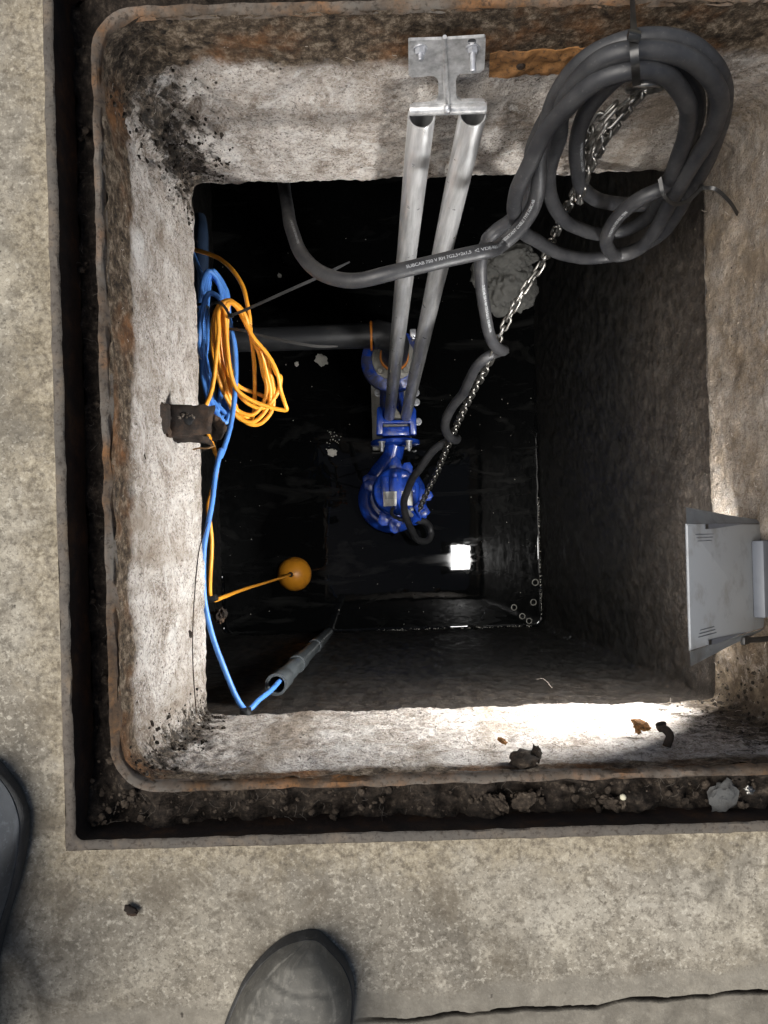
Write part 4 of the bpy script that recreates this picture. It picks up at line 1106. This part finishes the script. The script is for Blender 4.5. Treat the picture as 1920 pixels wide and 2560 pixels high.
for k in range(110):
    y_ = random.uniform(-.28, .12); mb.lump((.522 + random.gauss(0, .0015), y_, Z_W + .003), random.uniform(.0006, .002), .4, 1)
    x_ = random.uniform(.0, .50); mb.lump((x_, -.293 + random.gauss(0, .0015), Z_W + .003), random.uniform(.0006, .002), .4, 1)
tag(obj('scum', mb, MAT['paper'], smooth=40), 'tiny pale flecks of scum on the black water', 'scum', kind='stuff')
for i, (x, y, r) in enumerate(((1110, 1312, .0085), (1128, 1331, .0085), (1143, 1341, .0085), (1152, 1301, .009), (1156, 1258, .0095))):
    c = P(x * K, y * K, DW); mb = MB()
    mb.tube([Vector((c.x + r * math.cos(a), c.y + r * math.sin(a), Z_W + .002)) for a in (2 * PI * k / 20 for k in range(20))], .0016, 8, False, True)
    tag(obj('washer_ring', mb, MAT['casting'], loc=(c.x, c.y, Z_W)), ('small pale ring floating left in the cluster near the corner of the water', 'small ring floating in the middle of the cluster near the water corner', 'small ring floating lowest in the cluster near the water corner', 'small ring floating apart by the right edge of the water', 'faint ring floating highest by the right edge of the water')[i], 'ring', 'rings floating near the corner')
# debris on the lit wall and in the groove
def clod(x, y, d, r, mat, lab, sc=(1, 1, 1), amp=.45, name='clod', n=1):
    mb = MB(); c = D(x, y, d)
    for k in range(n):
        mb.lump(c + Vector((random.gauss(0, r * .6), random.gauss(0, r * .35), random.gauss(0, r * .4))) * (k > 0), r * (1 if k == 0 else random.uniform(.3, .7)), amp, 3, sc, 2.4)
    return tag(obj(name, mb, mat, loc=c, smooth=60), lab, name.replace('_', ' '), 'lumps of dirt and stone')
clod(1130, 1640, .79, .012, MAT['clod'], 'peaked brown lump of dirt on the lip of the lit wall', (1.1, .7, 1.7), .38, 'clod', 4)
clod(1385, 1565, .90, .008, MAT['rustplate'], 'rusty orange crust stuck to the brightest part of the lit wall', (1.5, .6, .8), .4, 'crust', 9)
clod(1085, 1600, .86, .004, MAT['rustplate'], 'small orange flake on the middle of the lit wall', (1.5, .7, .5), .4, 'flake')
clod(295, 988, .87, .007, MAT['clod'], 'dark lump of dirt on the left wall below the iron stub', (.7, 1.5, .8), .6, 'clod', 5)
clod(475, 1330, 1.25, .010, MAT['stub'], 'black crust at the shaft edge below the orange line clip', (1.2, .8, .8), .6, 'crust', 8)
clod(1562, 1722, .775, .013, MAT['stone'], 'grey stone lying in the lower groove near the right edge', (1.2, 1, .5), .4, 'stone', 1)
clod(1135, 1728, .775, .010, MAT['clod'], 'brown stone in the lower groove right below the peaked lump', (1.3, .9, .6), .35, 'stone', 1)
clod(1075, 1735, .777, .009, MAT['clod'], 'flat brown clod in the lower groove, left of the brown stone', (1.4, .7, .5), .5, 'clod', 5)
clod(1320, 1735, .777, .008, MAT['clod'], 'brown clod with roots in the middle of the lower groove', (1.3, .8, .6), .6, 'clod', 9)
clod(1346, 1722, .773, .0032, MAT['mortar'], 'small cream pebble in the lower groove', (1, 1, .8), .15, 'pebble')
clod(1618, 1707, .772, .0038, MAT['chain'], 'shiny metal scrap in the lower groove at the right', (1, 1.2, .6), .5, 'scrap')
clod(283, 1967, .745, .0055, MAT['stub'], 'dark chip lying on the concrete floor between the boots', (1.2, .8, .4), .4, 'stone')
mb = MB(); mb.tube(spline([D(1440, 1612, .85), D(1447, 1590, .855), D(1440, 1578, .86), D(1430, 1571, .865), D(1427, 1563, .865)], 5), [.0046] * 14 + [.006] * 7, 10)
tag(obj('root_stub', mb, MAT['stub'], loc=D(1440, 1590, .86)), 'short black bent root standing out of the lit wall', 'root')
mb = MB(); mb.tube(spline([D(448, 1128, 1.12), D(432, 1180, 1.09), D(424, 1240, 1.06), D(418, 1320, 1.04), D(416, 1400, 1.03), D(418, 1460, 1.03), D(424, 1540, 1.03)], 6), .0007, 6)
mb.lump(D(410, 1370, 1.03), .0045, .6, 2)
tag(obj('wire', mb, MAT['stub'], loc=D(418, 1320, 1.04)), 'thin dark wire hanging down the left shaft wall beside the blue cable', 'wire')
mb = MB(); mb.tube(spline([D(1158, 1468, 1.30), D(1172, 1466, 1.29), D(1182, 1473, 1.28), D(1192, 1486, 1.27)], 5), .0006, 6)
tag(obj('twig', mb, MAT['fibre_dim'], loc=D(1175, 1470, 1.29)), 'thin pale twig on the dark wall under the lit edge', 'twig')

# fibres and lint: short hairs on walls and in the groove
def fibres(n, where, mat, name, lab, r=.00028, ln=(.006, .016), curl=.5):
    mb = MB()
    for i in range(n):
        p, nrm = where()
        t = nrm.orthogonal().normalized(); t.rotate(Matrix.Rotation(random.uniform(0, 6.28), 3, nrm)); L_ = random.uniform(*ln)
        pts = [p + nrm * .0006]; d_ = t.copy()
        for k in range(4):
            d_ = (d_ + Vector((random.gauss(0, curl), random.gauss(0, curl), random.gauss(0, curl))) * .6 + nrm * random.uniform(-.25, .3)).normalized()
            pts.append(pts[-1] + d_ * L_ / 4)
        mb.tube(pts, r, 3, False)
    tag(obj(name, mb, mat, smooth=180), lab, 'lint', kind='stuff')
nP = len(SH[0])
def on_shaft(tmin=.1, tmax=.99, bias=None):
    def f():
        while True:
            k = random.randrange(nP); j = int((tmin + (tmax - tmin) * random.random()) * 83)
            p = SH[j][k]; q = SH[j][(k + 1) % nP]; d_ = (q - p)
            n_ = Vector((d_.y, -d_.x, 0)).normalized() * -1
            c_ = Vector((.11, .13, p.z)) - p
            if n_.dot(c_) < 0: n_ = -n_
            if bias is None or random.random() < bias(p): return p, n_
    return f
def crust():
    mb = MB(); f = on_shaft(.02, .97)
    n = 0
    while n < 900:
        p, nr = f()
        d1 = math.hypot(p.x + .245, p.y - .507); d2 = math.hypot(p.x + .245, p.y + .238); d3 = math.hypot(p.x - .48, p.y + .24)
        w1 = max(0, 1 - d1 / .075) + max(0, 1 - d2 / .05) + .6 * max(0, 1 - d3 / .09) + (.02 if p.z > -.06 and p.x < -.2 else 0) + .0005
        if random.random() > w1: continue
        n += 1
        mb.lump(p, random.choice((.0007, .0009, .0013, .0018, .0025)) * (1 if w1 > .1 else .5), .6, 2, (random.uniform(.6, 1.4), random.uniform(.6, 1.4), random.uniform(.6, 1.6)), 2.5)
    tag(obj('wall_crust', mb, MAT['crustm'], smooth=180), 'black crumbling crust in the shaft corners and under the lip', 'crust', kind='stuff')
crust()
fibres(450, on_shaft(), MAT['fibre_pale'], 'wall_lint', 'pale fibres of dried sludge clinging to the shaft walls', .00030, (.004, .012))
fibres(700, on_shaft(.0, .98, lambda p: .25 + .75 * (p.y < -.15 or p.x < -.2)), MAT['fibre_dark'], 'wall_roots', 'dark fibres and rootlets clinging to the shaft walls', .0002, (.004, .012))
def in_groove():
    if random.random() < .75: x, y = random.uniform(OX0 + .012, LX1), random.uniform(OY0 + .013, LY0 + .012)
    else: x, y = random.uniform(OX0 + .012, LX0), random.uniform(OY0, LY1)
    return Vector((x, y, -.034 if y < -.2 else -.046)), Vector((0, 0, 1))
fibres(160, in_groove, MAT['fibre_dim'], 'groove_lint', 'pale hairs and lint lying in the frame groove', .00014, (.006, .022), .9)

# ------------------------------------------------------------------ boots
def boot(name, st, hts, mat, lab, zdz=0.0):
    """st: rows (y, left x, right x) in photograph pixels at the height of the boot; hts: height of the upper at each row"""
    dd = .742; rows = []
    for (y, l, r) in st: rows.append((P(l, y, dd), P(r, y, dd)))
    c0 = (rows[len(rows) // 2][0] + rows[len(rows) // 2][1]) / 2
    t = thing(name, (c0.x, c0.y, 0), lab, 'boot', 'rubber boots on the floor')
    na = 57
    def interp(seq, m=9):
        return spline([Vector(q) for q in seq], m)
    Ls = interp([q[0] for q in rows]); Rs = interp([q[1] for q in rows]); Hs = [v.x for v in interp([(h, 0, 0) for h in hts])]
    rings = []; n_ = len(Ls)
    for i in range(n_):
        l, r, h = Ls[i], Rs[i], max(Hs[i], .004); c = (l + r) / 2; wv = (r - l) / 2; rg_ = []
        for k in range(na):
            a = PI * k / (na - 1); cx = math.cos(a); sx = math.sin(a)
            cx = math.copysign(abs(cx) ** .8, cx); sx = sx ** .75
            p = Vector((c.x + wv.x * cx, c.y + wv.y * cx, .016 + (h - .016) * sx))
            cr_ = .0016 * noise.noise(Vector((p.x * 25, p.y * 70, 1.3))) + .0012 * noise.noise(p * 90)
            s_i = i / n_; f_ = k / (na - 1)
            for (c0_, sl, dep, wd_) in ((.62, .55, .0016, .022), (.40, .45, .0012, .016), (.82, -.22, .0013, .02)):
                e2 = f_ - c0_ - sl * s_i - .03 * noise.noise(Vector((s_i * 9, c0_ * 20, 0)))
                g_ = min(1, s_i * 8)
                cr_ += g_ * dep * (.9 * math.exp(-((e2 - 1.6 * wd_) / wd_) ** 2) - math.exp(-(e2 / (.6 * wd_)) ** 2))
            for sc_ in (.33, .43):
                e2 = s_i - sc_ - .04 * math.cos(a) - .02 * noise.noise(Vector((f_ * 7, sc_ * 30, 3)))
                cr_ -= .0012 * math.exp(-(e2 / .007) ** 2) - .0009 * math.exp(-((e2 - .016) / .01) ** 2)
            rg_.append(p + Vector((0, 0, cr_ * sx)))
        rings.append(rg_)
    mb = MB(); vs, fs = [], []
    for q in rings: vs += q
    for i in range(n_ - 1):
        for k in range(na - 1): fs.append([i * na + k, i * na + k + 1, (i + 1) * na + k + 1, (i + 1) * na + k])
    fs.append(list(range(na))); fs.append(list(range((n_ - 1) * na, n_ * na))[::-1])
    mb.add(vs, fs)
    # leg shaft of the boot, over the heel
    hc = (Ls[int(n_ * .8)] + Rs[int(n_ * .8)]) / 2
    obj('upper', mb, mat, t, smooth=180)
    mb = MB(); mb.lathe([(.055, .05), (.052, .10), (.050, .16), (.056, .24), (.058, .26), (.055, .26), (.047, .16), (.047, .1)], (hc.x, hc.y, 0), seg=28); obj('leg_shaft', mb, mat, t)
    sp = []
    def outl(g): return [((Ls[i] + Rs[i]) / 2 + (Ls[i] - Rs[i]) / 2 * g) for i in range(n_)] + [((Ls[i] + Rs[i]) / 2 + (Rs[i] - Ls[i]) / 2 * g) for i in range(n_ - 1, -1, -1)]
    tip = Vector((0, .0, 0))
    ring_ = []
    for z, g in ((.0005, 1.02), (.004, 1.045), (.017, 1.045), (.021, 1.02)):
        ring_.append([Vector((p.x, p.y, z)) + tip * (1 if (i < 9 or i > 2 * n_ - 10) else 0) for i, p in enumerate(outl(g))])
    mb = MB(); loft(mb, ring_)
    m_ = len(ring_[0]); mb.f.append(list(range(m_))[::-1]); mb.f.append(list(range(3 * m_, 4 * m_)))
    obj('sole', mb, MAT['sole'], t, smooth=40)
    return t
boot('boot', [(2333, 766, 786), (2336, 754, 796), (2343, 728, 806), (2360, 696, 824), (2400, 652, 858), (2450, 615, 878), (2500, 592, 880), (2560, 568, 873), (2660, 545, 848), (2780, 530, 815), (2900, 512, 790), (3000, 520, 760), (3040, 570, 720)],
     [.018, .026, .040, .052, .062, .068, .071, .075, .085, .10, .11, .10, .06], MAT['boot'], 'dusty black rubber boot with creases, toe pointing at the pit from below')
boot('boot', [(1893, -110, -40), (1905, -150, -12), (1930, -195, 10), (1980, -232, 44), (2035, -248, 62), (2085, -250, 63), (2190, -235, 45), (2310, -205, 10), (2430, -190, -15), (2550, -180, -30), (2640, -165, -45), (2670, -130, -80)],
     [.022, .040, .052, .062, .068, .072, .078, .088, .10, .11, .10, .06], MAT['bootblue'], 'blue grey worn rubber boot cut off at the left edge of the floor')
